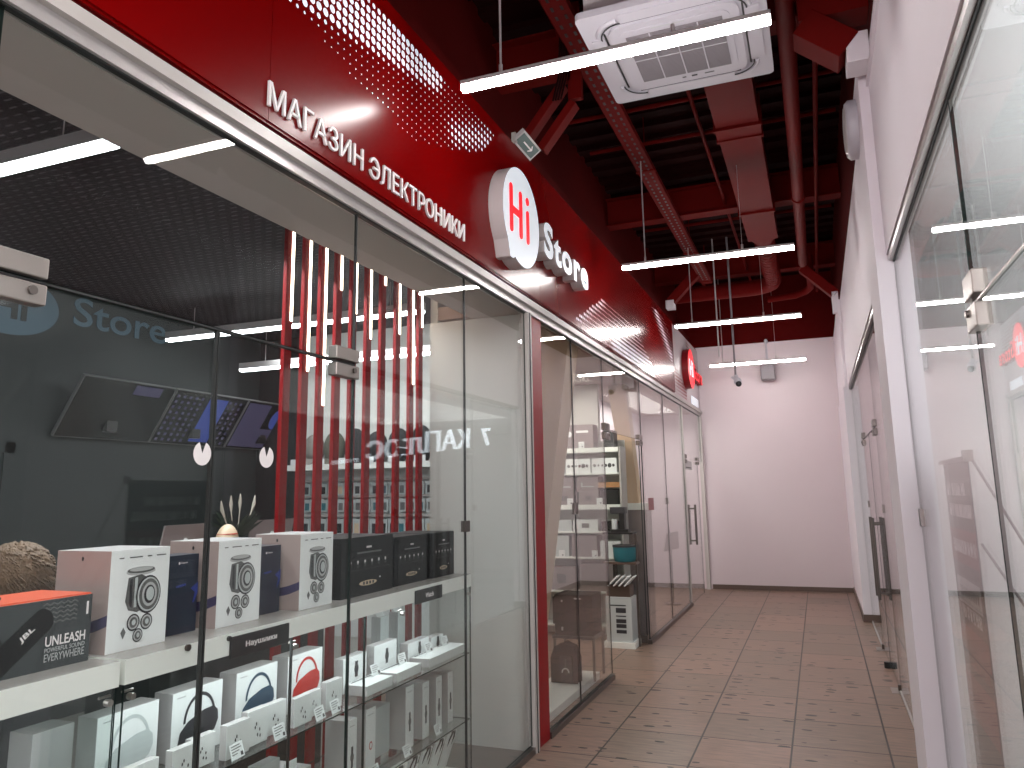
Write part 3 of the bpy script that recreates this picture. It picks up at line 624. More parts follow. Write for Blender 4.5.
# exit sign hung on the fascia top
ex = empty('exit_sign', (-1.74, 4.72, 4.1)); tag(ex, 'small green emergency exit sign with a white arrow above the red fascia', 'sign')
u = Vector((0, 1, 0)); v = Vector((.075, 0, .055)).normalized(); nn = u.cross(v)
oc = Vector((-1.755, 4.80, 4.10))
def eb(mb, hw, hh, n0, n1, m, dx=0, dz=0):
    c = oc + u * dx + v * dz
    P = [c - u * hw - v * hh, c + u * hw - v * hh, c + u * hw + v * hh, c - u * hw + v * hh]
    mb.hexa([p + nn * n0 for p in P] + [p + nn * n1 for p in P], m); return mb
child(eb(MB(), .172, .056, -.012, .012, 'lamp_house'), 'frame', ex)
child(eb(MB(), .152, .042, .0122, .0145, 'green'), 'green_face', ex)
am = MB(); eb(am, .075, .0055, .0147, .0165, 'letter', 0, 0)
for q in (1, -1):
    p0 = oc + u * .08; p1 = oc + u * .045 + v * (.024 * q); am.bar(p0 + nn * .0156, p1 + nn * .0156, .010, .0018, 'letter', nn)
child(am, 'arrow', ex)
child(MB().box((-1.80, 4.62, 4.058), (-1.77, 4.66, 4.12), 'alu_white'), 'bracket', ex)
# round white access point on right wall
ac.location = (-.49 * 1.102, 3.66 * 1.102, 1.65 + 2.25 * 1.102); ac.scale = (1.102, 1.102, 1.102)
rt = empty('round_wall_fixture', (.38, 4.98, 3.87)); tag(rt, 'round white disc-shaped fixture mounted high on the right pilaster', 'access point')
child(MB().tube([(XP, 4.98, 3.87), (XP - .045, 4.98, 3.87), (XP - .065, 4.98, 3.87)], [.185, .185, .165], 'ac_white', 36), 'housing', rt)
child(MB().tube([(XP - .065, 4.98, 3.87), (XP - .072, 4.98, 3.87)], [.145, .14], 'lamp_house', 36), 'inner_disc', rt)
tag(MB().bar((.447, 2.0, 3.96), (.447, 4.59, 3.96), .016, .02, 'lav_wall').build('cable_channel', origin=(.447, 3.3, 3.96)), 'white cable channel along the top of the right wall', 'cable channel')
# end wall fixtures
sk = empty('wall_speaker', (-.64, 13.5, 3.5)); tag(sk, 'grey wall speaker box on a bracket pole on the end wall', 'speaker')
child(MB().box((-.76, 13.28, 3.44), (-.53, 13.46, 3.74), 'ac_grey'), 'cabinet', sk, .02)
child(MB().tube([(-.645, 13.40, 3.74), (-.645, 13.40, 4.14)], .018, 'ac_white', 8).tube([(-.645, 13.40, 4.12), (-.645, 13.54, 4.12)], .03, 'ac_white', 8), 'bracket', sk)
cam_ = empty('security_camera', (-.95, 11.0, 3.1)); tag(cam_, 'small white security camera on a thin pole before the end wall', 'camera')
child(MB().tube([(-.965, 11, 3.22), (-.965, 11, 5.26)], .014, 'ac_grey', 8).tube([(-1.17, 11, 3.5), (-1.17, 11, 5.26)], .010, 'lamp_house', 8), 'pole', cam_)
child(MB().tube([(-.965, 11, 3.22), (-.95, 10.99, 3.17)], .03, 'ac_white', 10).sphere((-.94, 10.97, 3.13), .055, 'ac_white').tube([(-1.02, 11, 3.20), (-.96, 11, 3.14)], .016, 'ac_white', 8), 'body', cam_)
child(MB().sphere((-.925, 10.94, 3.09), .042, 'black'), 'lens', cam_)
# ------------------------------------------------------------------ display case (two units) behind the first glass
ZC = 1.18; CF = -1.955; CB = -2.42
def display_case(y0, y1, label):
    r = empty('glass_display_case', ((CF + CB) / 2, (y0 + y1) / 2, 0)); tag(r, label, 'display case', 'glass display cases under the shop window')
    child(MB().box((CB, y0, 1.108), (CF, y1, ZC), 'slab', {'+z': 'slab_top'}), 'countertop', r)
    child(MB().box((CB, y0, 0), (CF, y1, .10), 'slab'), 'plinth', r)
    g = {'+z': 'glass_edge', '-z': 'glass_edge', '-y': 'glass_edge', '+y': 'glass_edge'}
    child(MB().box((CF - .010, y0 + .004, .10), (CF - .004, y1 - .004, 1.108), 'glass', g), 'front_pane', r)
    for z in (.735, .375):
        child(MB().box((CB + .02, y0 + .01, z - .003), (CF - .012, y1 - .01, z + .003), 'glass', {'+x': 'glass_edge', '-x': 'glass_edge', '-y': 'glass_edge', '+y': 'glass_edge'}), 'glass_shelf', r)
    for y in (y0 + .004, y1 - .008):
        child(MB().box((CB, y, .10), (CF - .012, y + .005, 1.108), 'glass', {'+x': 'glass_edge', '-x': 'glass_edge', '+z': 'glass_edge'}), 'side_pane', r)
    ys = [y0 + .03, y1 - .03] + ([(y0 + y1) / 2 - .42, (y0 + y1) / 2 + .42] if y1 - y0 > 1.4 else [])
    for y in ys:
        child(MB().tube([(CF - .014, y, 1.07), (CF + .006, y, 1.07)], .010, 'chrome', 10).tube([(CF - .02, y - .02, 1.085), (CF - .02, y + .02, 1.085)], .004, 'chrome', 6), 'glass_clamp', r)
    return r
display_case(.2, 1.772, 'display case on the left, under the box with the orange top')
dc2 = display_case(1.792, 4.245, 'long display case on the right holding headphones and watches')
for y in (2.05, 2.08): pass
child(MB().tube([(CF, 2.03, 1.17), (CF + .008, 2.03, 1.17)], .011, 'steel', 12).tube([(CF, 2.22, 1.165), (CF + .008, 2.22, 1.165)], .009, 'black', 12), 'key_lock', dc2)
child(MB().box((CF - .012, 2.575, .10), (CF - .003, 2.583, 1.108), 'joint').box((CF - .012, 3.10, .10), (CF - .003, 3.106, 1.108), 'glass_edge'), 'pane_joint', dc2)
def plate_label(y0, y1, z0, z1, txt, label, w):
    p = empty('category_plate', (CF, y0, z0)); tag(p, label, 'sign')
    child(MB().box((CF, y0, z0), (CF + .008, y1, z1), 'black'), 'plate', p, .003)
    h = .024; ym = (y0 + y1) / 2
    child(MB().text(txt, (CF + .0085, ym - w / 2, (z0 + z1) / 2 - h / 2), Y_, Z_, w, h, 'letter', .001, .025), 'lettering', p)
plate_label(2.225, 2.545, 1.094, 1.168, 'Наушники', 'black plate reading Наушники on the counter edge', .17)
plate_label(3.55, 3.85, 1.096, 1.165, 'Watch', 'black plate reading Watch on the counter edge, near its right end', .09)
# ---- boxes on the counter. local frame: front faces +x, width along y
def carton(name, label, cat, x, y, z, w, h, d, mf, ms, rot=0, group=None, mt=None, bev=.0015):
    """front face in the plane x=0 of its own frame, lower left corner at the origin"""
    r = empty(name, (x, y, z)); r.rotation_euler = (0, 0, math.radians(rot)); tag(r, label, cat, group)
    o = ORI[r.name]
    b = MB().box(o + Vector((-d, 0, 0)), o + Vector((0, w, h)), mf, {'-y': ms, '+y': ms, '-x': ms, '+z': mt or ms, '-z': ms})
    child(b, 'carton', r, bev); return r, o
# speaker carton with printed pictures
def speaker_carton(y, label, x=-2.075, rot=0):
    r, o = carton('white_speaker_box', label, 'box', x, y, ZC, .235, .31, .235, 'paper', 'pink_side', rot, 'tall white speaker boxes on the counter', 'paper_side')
    e = .0008
    def D(y, z, ry, rz, m, k=0, **kw): return pr.disc(o + Vector((e + k * .0004, y, z)), Y_, Z_, ry, rz, m, n=28, **kw)
    pr = MB()
    D(.118, .238, .058, .012, 'mid_print', 0); D(.118, .243, .055, .010, 'grey_print', 1); D(.118, .2455, .047, .0065, 'mid_print', 2)
    pr.prism([(.07, .222), (.12, .229), (.15, .215), (.15, .125), (.11, .112), (.075, .122), (.062, .15)], o + Vector((e, 0, 0)), Y_, Z_, .0004, 'grey_print')
    pr.prism([(.076, .215), (.086, .219), (.088, .128), (.078, .136)], o + Vector((e + .0004, 0, 0)), Y_, Z_, .0004, 'dark_print')
    pr.prism([(.096, .220), (.106, .221), (.106, .128), (.096, .128)], o + Vector((e + .0004, 0, 0)), Y_, Z_, .0004, 'silver_print')
    D(.152, .163, .050, .060, 'dark_print', 2); D(.153, .163, .045, .054, 'silver_print', 3); D(.154, .163, .040, .049, 'grey_print', 4); D(.155, .163, .030, .038, 'mid_print', 5); D(.155, .163, .022, .029, 'dark_print', 6); D(.157, .164, .016, .022, 'silver_print', 7)
    for (a, b, q) in ((.098, .082, .025), (.150, .078, .024), (.118, .040, .020)):
        D(a, b, q, q * 1.05, 'dark_print', 2); D(a, b, q * .82, q * .86, 'mid_print', 3); D(a, b, q * .6, q * .66, 'grey_print', 4); D(a + .001, b, q * .3, q * .36, 'silver_print', 5)
    pr.prism([(.052, .056), (.062, .072), (.072, .056), (.062, .036)], o + Vector((e, 0, 0)), Y_, Z_, .0004, 'grey_print')
    for (a, w) in ((.03, .018), (.07, .05), (.14, .018), (.178, .038)): pr.box(o + Vector((e, a, .283)), o + Vector((e + .0006, a + w, .2865)), 'grey_print')
    child(pr, 'printed_picture', r)
    sd = MB()
    arc = [(-.235, .115)] + [(-.235 + .235 * k / 10, .118 - .028 * math.sin(PI * k / 10) - .0 * k) for k in range(11)] + [(0, .085)] + [(-.235 * k / 10, .085 - .030 * math.sin(PI * k / 10)) for k in range(11)]
    sd.prism([(p[0], p[1]) for p in arc][::-1], o + Vector((0, -.0008, 0)), X_, Z_, -.0006, 'violet')
    for i, z in enumerate((.048, .040, .030, .026, .014)): sd.box(o + Vector((-.20, -.0014, z)), o + Vector((-.20 + (.08, .06, .10, .09, .05)[i], -.0008, z + .003)), 'grey_print')
    sd.disc(o + Vector((-.12, -.0014, .285)), X_, Z_, .005, .007, 'dark_print', n=12)
    child(sd, 'side_print', r)
    return r
speaker_carton(1.815, 'tall white speaker box with drum pictures, directly right of the orange-topped box', -2.07)
speaker_carton(2.285, 'tall white speaker box between the two navy boxes', -2.075)
speaker_carton(2.735, 'tall white speaker box just left of the black cartons', -2.05)
def navy_box(y, label):
    r, o = carton('navy_slim_box', label, 'box', -2.13, y, ZC, .135, .27, .10, 'navy_card', 'navy_card', 0, 'navy slim boxes between the white speaker boxes')
    p = MB()
    p.prism([(.03, .165), (.075, .170), (.078, .163), (.035, .158)], o + Vector((.0008, 0, 0)), Y_, Z_, .0005, 'blue_print')
    p.prism([(.10, .15), (.135, .17), (.135, .13), (.118, .10), (.112, .10), (.122, .135)], o + Vector((.0008, 0, 0)), Y_, Z_, .0005, 'blue_print')
    p.text('Canyon', o + Vector((.0008, .048, .238)), Y_, Z_, .032, .008, 'letter', .0005, .01).disc(o + Vector((.0008, .042, .242)), Y_, Z_, .004, .005, 'letter', n=10, th=.0005)
    child(p, 'printed_front', r)
navy_box(2.112, 'navy slim box left of the middle white speaker box'); navy_box(2.575, 'navy slim box right of the middle white speaker box')
# charcoal carton with orange lid
r, o = carton('portable_speaker_box', 'grey box with orange lid printed UNLEASH, standing on the left counter', 'box', -2.06, 1.26, ZC, .49, .192, .22, 'jbl_front', 'black_card', 0, None, 'orange')
child(MB().box(o + Vector((-.216, .004, .192)), o + Vector((-.004, .486, .196)), 'orange'), 'orange_lid', r)
child(MB().tube([o + Vector((-.11, .04, .196)), o + Vector((-.11, .10, .212)), o + Vector((-.11, .22, .214)), o + Vector((-.11, .28, .198))], .006, 'black', 8), 'carry_handle', r)
p = MB(); e = Vector((.0008, 0, 0))
c, s_ = math.cos(math.radians(38)), math.sin(math.radians(38)); uu = Vector((0, c, s_)); vv = Vector((0, -s_, c))
base = o + Vector((.0008, .255, .075))
p.prism([(-.12 + .035 * math.cos(t), .035 * math.sin(t)) for t in [PI / 2 + PI * k / 10 for k in range(11)]] + [(.12 + .03 * math.cos(t), .035 * math.sin(t)) for t in [-PI / 2 + PI * k / 10 for k in range(11)]], base - uu * .02, uu, vv, .0005, 'ink')
p.disc(base - uu * .135 + Vector((.0006, 0, 0)), uu, vv, .026, .034, 'dark_print', n=20).disc(base - uu * .137 + Vector((.0009, 0, 0)), uu, vv, .014, .019, 'grey_print', n=16).disc(base - uu * .137 + Vector((.0011, 0, 0)), uu, vv, .009, .013, 'black', n=16)
p.text('JBL', base + uu * .02 - vv * .006 + Vector((.0008, 0, 0)), uu, vv, .05, .018, 'letter', .0005, .02)
p.prism([(.10, .17), (.115, .172), (.14, .095), (.175, .04), (.162, .035), (.122, .09)], o + e, Y_, Z_, .0004, 'ink')
for k in range(4): p.prism([(.165 + k * .012, .155 - k * .024), (.187 + k * .012, .160 - k * .024), (.197 + k * .012, .143 - k * .024), (.175 + k * .012, .137 - k * .024)], o + e, Y_, Z_, .0004, 'ink')
p.box(o + Vector((.0008, .165, .163)), o + Vector((.0014, .19, .168)), 'mid_print')
for k in range(9):
    for j in range(5):
        y = .33 + j * .022; z = .178 - k * .0125
        p.prism([(y, z), (y + .011, z + .006), (y + .022, z), (y + .022, z - .004), (y + .011, z + .002), (y, z - .004)], o + e, Y_, Z_, .0003, 'grey_print' if k < 5 else 'dark_print')
p.text('UNLEASH', o + Vector((.0012, .345, .063)), Y_, Z_, .127, .028, 'letter', .0005, .015)
p.text('POWERFUL SOUND', o + Vector((.0012, .345, .047)), Y_, Z_, .127, .012, 'mid_print', .0005)
p.text('EVERYWHERE', o + Vector((.0012, .345, .022)), Y_, Z_, .127, .021, 'mid_print', .0005)
p.text('TWINS', o + Vector((.0012, .478, .135)), Z_, -Y_, .036, .008, 'letter', .0005, .01) if 0 else p.box(o + Vector((.0012, .470, .135)), o + Vector((.0016, .477, .172)), 'letter')
for k in range(6): p.box(o + Vector((.0012, .02, .12 - k * .012)), o + Vector((.0016, .05 + .01 * (k % 3), .123 - k * .012)), 'grey_print')
child(p, 'printed_front', r)
# black cartons
def black_carton(y, w, label, x=-2.06, h=.272):
    r, o = carton('black_speaker_carton', label, 'box', x, y, ZC, w, h, .30, 'black_card', 'black_card', 0, 'black cartons at the right of the counter')
    p = MB(); f = lambda a, b, c_, d_, m: p.box(o + Vector((.0008, a * w, b * h)), o + Vector((.0014, c_ * w, d_ * h)), m)
    f(.46, .80, .56, .835, 'letter'); f(.28, .71, .76, .745, 'grey_print'); f(.3, .72, .74, .735, 'mid_print')
    f(.10, .62, .93, .624, 'grey_print'); f(.10, .44, .93, .444, 'grey_print')
    for k in range(6):
        a = .15 + k * .135; f(a, .555, a + .03, .60, 'letter'); f(a + .005, .535, a + .025, .55, 'mid_print'); f(a - .01, .505, a + .04, .515, 'grey_print'); f(a, .485, a + .03, .493, 'grey_print')
    p.prism([(w * (.50 + .17 * math.cos(t)) * 1, h * (.20 + .045 * math.sin(t))) for t in [2 * PI * k / 20 for k in range(20)]], o + Vector((.0008, 0, 0)), Y_, Z_, .0005, 'gold_print')
    for k in range(4): f(.40 + .06 * k, .175, .435 + .06 * k, .225, 'dark_print')
    f(.72, .25, .745, .275, 'letter')
    child(p, 'printed_front', r)
black_carton(3.05, .46, 'widest black carton, nearest of the three on the counter')
black_carton(3.555, .36, 'middle one of the three black cartons on the counter', -2.075, .25)
black_carton(3.945, .28, 'last black carton at the right end of the counter', -2.06, .25)
# ---- headphone boxes on the upper glass shelf
def headphone_box(y, m, label, z=.738, x=-2.17, w=.245, h=.232):
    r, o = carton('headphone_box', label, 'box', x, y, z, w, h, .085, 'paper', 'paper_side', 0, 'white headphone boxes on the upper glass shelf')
    p = MB(); n = 18
    arc = [(w * .54 + .078 * math.cos(t), .115 + .095 * math.sin(t)) for t in [PI * .98 * k / n + .03 for k in range(n + 1)]]
    arc2 = [(w * .54 + .068 * math.cos(t), .115 + .083 * math.sin(t)) for t in [PI * .98 * k / n + .03 for k in range(n + 1)]][::-1]
    o1 = o + Vector((.0008, 0, 0))
    for i in range(n): p.prism([arc[i], arc[i + 1], arc2[n - i - 1], arc2[n - i]], o1, Y_, Z_, .0006, m)
    p.prism([(.030, .045), (.040, .092), (.075, .122), (.15, .145), (.200, .148), (.222, .130), (.226, .095), (.21, .065), (.18, .048), (.12, .028), (.06, .010), (.038, .020)], o1 + Vector((.0004, 0, 0)), Y_, Z_, .0006, m)
    p.box(o1 + Vector((0, .02, h - .022)), o1 + Vector((.0005, .06, h - .018)), 'mid_print')
    child(p, 'printed_picture', r)
headphone_box(1.895, 'silver_print', 'headphone box with a pale silver headset picture, left end of the shelf')
headphone_box(2.200, 'dark_print', 'headphone box with a black headset picture')
headphone_box(2.520, 'blue_head', 'headphone box with a dark blue headset picture')
headphone_box(2.835, 'red_print', 'headphone box with a red headset picture')
r, o = carton('smart_speaker_box', 'open white box with a rounded grey speaker picture at the lower left', 'box', -2.02, 1.49, .738, .21, .135, .21, 'paper', 'paper_side', 0, None, 'slab_top')
pp = MB(); pp.prism([(.03 + .0, 0.004), (.18, .004)] + [(.108 + .078 * math.cos(t), .045 + .065 * math.sin(t)) for t in [PI * k / 14 for k in range(15)]], o + Vector((.0008, 0, 0)), Y_, Z_, .0006, 'grey_print'); pp.disc(o + Vector((.0016, .108, .095)), Y_, Z_, .03, .008, 'blue_head', n=16)
child(pp, 'printed_picture', r); child(MB().box(o + Vector((-.12, .08, .1351)), o + Vector((-.09, .12, .1356)), 'grey_print'), 'lid_mark', r)
r, o = carton('white_flat_box', 'plain white box standing behind the pale silver headphone box', 'box', -2.25, 1.74, .738, .14, .22, .10, 'paper_side', 'paper_side')
carton('white_flat_box', 'plain white carton at the left frame edge inside the display case', 'box', -2.0, 1.28, .738, .17, .12, .12, 'paper', 'paper_side')
# earbud boxes along the front edge of the shelf
earl = ['first', 'second', 'third', 'fourth', 'fifth', 'sixth', 'seventh', 'eighth', 'ninth', 'tenth']
EB = [(1.745, .13, .08, -2.02), (1.90, .125, .095, -2.04), (2.05, .115, .105, -2.01), (2.175, .11, .10, -2.05), (2.295, .12, .115, -2.01), (2.425, .115, .125, -2.03), (2.55, .125, .115, -2.05), (2.685, .12, .11, -2.02), (2.815, .095, .10, -2.05), (2.915, .12, .12, -2.03)]
eb0 = None
for i, (y, w, h, x) in enumerate(EB):
    lb = 'small white earbud box, %s from the left in the shelf front row' % earl[i]
    if eb0 is None:
        eb0, o = carton('earbud_box', lb, 'box', x, y, .738, .12, .11, .03, 'paper', 'paper_side', 0, 'white earbud boxes on the upper glass shelf')
        p = MB()
        for (a, b) in ((.045, .055), (.06, .03), (.072, .045), (.052, .065), (.075, .025)): p.disc(o + Vector((.0008, a, b)), Y_, Z_, .0035, .006, 'dark_print', n=8, th=.0004)
        child(p, 'printed_picture', eb0); t = eb0
    else:
        t = copy_tree(eb0); t['label'] = lb
    t.location = (x, y, .738); t.scale = (1, w / .12, h / .11)
# price tags
tag0 = None
def price(x, y, z, lb, tilt=-18, rot=0):
    global tag0
    if tag0 is None:
        tag0 = empty('price_tag', (x, y, z)); o = Vector((x, y, z))
        tag(tag0, lb, 'price tag', 'white price tags in the display case')
        child(MB().box(o + Vector((-.001, 0, 0)), o + Vector((0, .075, .052)), 'paper'), 'card', tag0)
        m = MB()
        for k in range(4): m.box(o + Vector((.0002, .008, .042 - k * .009)), o + Vector((.0007, .008 + (.05, .056, .042, .03)[k], .045 - k * .009)), 'grey_print')
        m.box(o + Vector((.0002, .055, .005)), o + Vector((.0007, .068, .018)), 'dark_print')
        child(m, 'print', tag0); t = tag0
    else:
        t = copy_tree(tag0); t['label'] = lb
    t.location = (x, y, z); t.rotation_euler = (0, math.radians(tilt), math.radians(rot))
price(-1.985, 2.30, .738, 'price tag in front of the sixth white earbud box', rot=6)
price(-1.985, 2.53, .738, 'price tag in front of the blue headset box', rot=4)
price(-1.985, 2.79, .738, 'price tag in front of the red headset box', rot=6)
price(-1.985, 2.90, .738, 'price tag at the right end of the earbud boxes', rot=6)
price(-1.985, 1.80, .738, 'price tag left of the black headset box', rot=4)
# watch sets on the shelf
def watch_set(y, h, w, lb, lb2):
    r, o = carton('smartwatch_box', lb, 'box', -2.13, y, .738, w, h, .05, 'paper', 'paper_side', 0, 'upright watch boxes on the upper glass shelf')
    p = MB(); p.prism([(w * .55 + .018 * math.cos(t), h * .60 + .024 * math.sin(t)) for t in [2 * PI * k / 12 for k in range(12)]], o + Vector((.0008, 0, 0)), Y_, Z_, .0006, 'dark_print')
    p.box(o + Vector((.0008, w * .55 - .012, h * .60 - .036)), o + Vector((.0012, w * .55 + .012, h * .60 + .036)), 'dark_print')
    child(p, 'printed_watch', r)
    r2, o = carton('flat_white_box', lb2, 'box', -2.0, y + .0, .738, w + .03, .045, .12, 'paper', 'paper_side', 0, 'flat boxes lying before the watch boxes', 'paper')
    child(MB().box(o + Vector((-.11, .03, .0452)), o + Vector((-.10, w, .0458)), 'dark_print'), 'edge_line', r2)
WS = [(3.19, .155, .20, 'nearest'), (3.46, .165, .22, 'second'), (3.80, .115, .24, 'third'), (4.07, .10, .15, 'furthest')]
for y, h, w, nm in WS: watch_set(y, h, w, '%s upright white box with a watch picture on the upper shelf' % nm, '%s flat white box lying in front of an upright watch box' % nm)
price(-2.075, 3.36, .785, 'price tag leaning on the nearest flat white box'); price(-2.075, 3.62, .785, 'price tag leaning on the second flat white box'); price(-2.08, 3.92, .785, 'price tag leaning on the third flat white box'); price(-2.08, 4.12, .785, 'price tag leaning on the furthest flat white box')
for y, lb in ((3.83, 'left slim upright box with a tilted tag behind the watch boxes'), (4.02, 'right slim upright box with a tilted tag behind the watch boxes')):
    r, o = carton('slim_tag_box', lb, 'box', -2.32, y, .738, .085, .24, .06, 'silver_print', 'mid_print')
    child(MB().hexa([o + Vector(q) for q in ((-.04, .0, .24), (-.02, .0, .24), (-.02, .075, .24), (-.04, .075, .24), (-.075, .0, .30), (-.07, .0, .30), (-.07, .075, .30), (-.075, .075, .30))], 'paper'), 'tilted_tag', r)
# slim boxes on the lower shelf
SB = [(3.10, .075, .275, 'dark_print'), (3.25, .085, .285, 'red_print'), (3.62, .085, .30, 'dark_print'), (3.80, .075, .28, 'dark_print'), (3.955, .07, .275, 'dark_print'), (4.10, .065, .27, 'dark_print')]
sl = ['watch box standing first from the left on the lower shelf', 'watch box with a red ring picture on the lower shelf', 'tallest slim watch box, right of the wide grey carton', 'fourth slim watch box on the lower shelf', 'fifth slim watch box on the lower shelf', 'last slim watch box beside the case end pane']
for (y, w, h, m), lb in zip(SB, sl):
    r, o = carton('slim_watch_box', 'slim white ' + lb, 'box', -2.04, y, .378, w, h, .12, 'paper', 'paper_side', 0, 'slim white watch boxes on the lower glass shelf')
    p = MB(); p.disc(o + Vector((.0008, w / 2, h * .42)), Y_, Z_, .014, .019, m, n=16, th=.0004); p.disc(o + Vector((.0014, w / 2, h * .42)), Y_, Z_, .009, .013, 'paper' if m == 'red_print' else 'grey_print', n=12)
    p.box(o + Vector((.0008, w / 2 - .008, h * .42 + .018)), o + Vector((.0012, w / 2 + .008, h * .42 + .045)), m if m != 'red_print' else 'paper').box(o + Vector((.0008, w / 2 - .008, h * .42 - .045)), o + Vector((.0012, w / 2 + .008, h * .42 - .018)), m if m != 'red_print' else 'paper')
    p.box(o + Vector((.0008, .015, h - .03)), o + Vector((.0012, w - .02, h - .026)), 'mid_print')
    child(p, 'printed_watch', r)
carton('wide_grey_box', 'wide grey-white carton standing between slim watch boxes', 'box', -2.12, 3.43, .378, .17, .23, .10, 'silver_print', 'paper_side')
price(-1.985, 3.22, .378, 'price tag at the foot of the red ring watch box'); price(-1.985, 3.52, .378, 'price tag before the wide grey carton'); price(-2.0, 3.88, .378, 'price tag between the fourth and fifth slim watch boxes')
carton('clear_upright_box', 'tall pale accessory box on the lower shelf under the red headset box', 'box', -2.1, 2.58, .378, .13, .24, .05, 'silver_print', 'mid_print')
r, o = carton('open_grey_box', 'open grey accessory box on the lower shelf with a price card', 'box', -2.15, 2.80, .378, .19, .12, .18, 'mid_print', 'paper_side')
child(MB().box(o + Vector((-.02, .03, .12)), o + Vector((-.017, .11, .17)), 'paper'), 'price_card', r)
# straps at the bottom
for k in range(5):
    r = empty('watch_strap_pack', (-2.05, 3.55 + k * .15, .10)); o = ORI[r.name]
    tag(r, 'black and white strap pack at the bottom of the case, %s from the left' % earl[k], 'strap pack', 'strap packs on the case floor')
    child(MB().hexa([o + Vector(q) for q in ((-.09, 0, 0), (-.08, 0, 0), (-.08, .11, 0), (-.09, .11, 0), (-.02, 0, .20), (-.01, 0, .20), (-.01, .11, .20), (-.02, .11, .20))], 'paper'), 'card', r)
    child(MB().tube([o + Vector((-.045, .03, .12)), o + Vector((-.02, .03, .17)), o + Vector((-.006, .045, .205)), o + Vector((-.006, .07, .205)), o + Vector((-.02, .085, .17)), o + Vector((-.045, .085, .12))], .006, 'black', 6), 'strap', r)
# ------------------------------------------------------------------ shop assistant behind the counter
def skin_body():
    J = {'pel': (0, 0, .82, .115, .09), 'spine': (0, 0, .98, .12, .085), 'chest': (.0, .0, 1.12, .145, .095), 'neckb': (0, .0, 1.23, .055, .055), 'neck': (0, .01, 1.29, .048, .048), 'skull': (0, .03, 1.385, .078, .088),
         'shL': (-.15, 0, 1.185, .055, .05), 'elL': (-.19, .06, .96, .04, .038), 'haL': (-.13, .25, .98, .028, .024), 'shR': (.15, 0, 1.185, .055, .05), 'elR': (.19, .06, .96, .04, .038), 'haR': (.13, .25, .98, .028, .024),
         'hiL': (-.085, 0, .76, .075, .07), 'knL': (-.09, .02, .42, .05, .05), 'anL': (-.09, 0, .08, .036, .036), 'toL': (-.09, .14, .035, .034, .03), 'hiR': (.085, 0, .76, .075, .07), 'knR': (.09, .02, .42, .05, .05), 'anR': (.09, 0, .08, .036, .036), 'toR': (.09, .14, .035, .034, .03)}
    E_ = [('pel', 'spine'), ('spine', 'chest'), ('chest', 'neckb'), ('neckb', 'neck'), ('neck', 'skull'), ('chest', 'shL'), ('shL', 'elL'), ('elL', 'haL'), ('chest', 'shR'), ('shR', 'elR'), ('elR', 'haR'), ('pel', 'hiL'), ('hiL', 'knL'), ('knL', 'anL'), ('anL', 'toL'), ('pel', 'hiR'), ('hiR', 'knR'), ('knR', 'anR'), ('anR', 'toR')]
    for s in (-1, 1):
        for k in range(5):
            nm = 'f%d%d' % (s, k); b = (s * .13 - s * .022 + s * .011 * k, .25 + (.028 if k else .0), .975)
            if k == 0: b = (s * .13 - s * .03, .262, .972)
            J[nm] = (*b, .009, .009); J[nm + 't'] = (b[0] - (s * .02 if k == 0 else 0), b[1] + (.03 if k == 0 else .055 - abs(k - 2.5) * .006), .955, .007, .007)
            E_ += [('haL' if s < 0 else 'haR', nm), (nm, nm + 't')]
    ks = list(J); me = bpy.data.meshes.new('person'); me.from_pydata([J[k][:3] for k in ks], [(ks.index(a), ks.index(b)) for a, b in E_], [])
    ob = bpy.data.objects.new('tmp', me); C.objects.link(ob)
    sk_ = ob.modifiers.new('s', 'SKIN'); sk_.use_smooth_shade = True
    if not me.skin_vertices: me.attributes
    for i, k in enumerate(ks): me.skin_vertices[0].data[i].radius = J[k][3:5]; me.skin_vertices[0].data[i].use_root = (k == 'pel')
    ob.modifiers.new('u', 'SUBSURF').levels = 2; ob.modifiers['u'].render_levels = 2
    dg = bpy.context.evaluated_depsgraph_get(); m2 = bpy.data.meshes.new_from_object(ob.evaluated_get(dg)); bpy.data.objects.remove(ob)
    m2.materials.clear(); m2.materials.append(M['skin']); m2.materials.append(M['shirt'])
    for p_ in m2.polygons:
        c_ = p_.center; p_.material_index = 1 if (c_.z < 1.235 and not (c_.y > .20 and c_.z > .9)) else 0; p_.use_smooth = True
    return m2
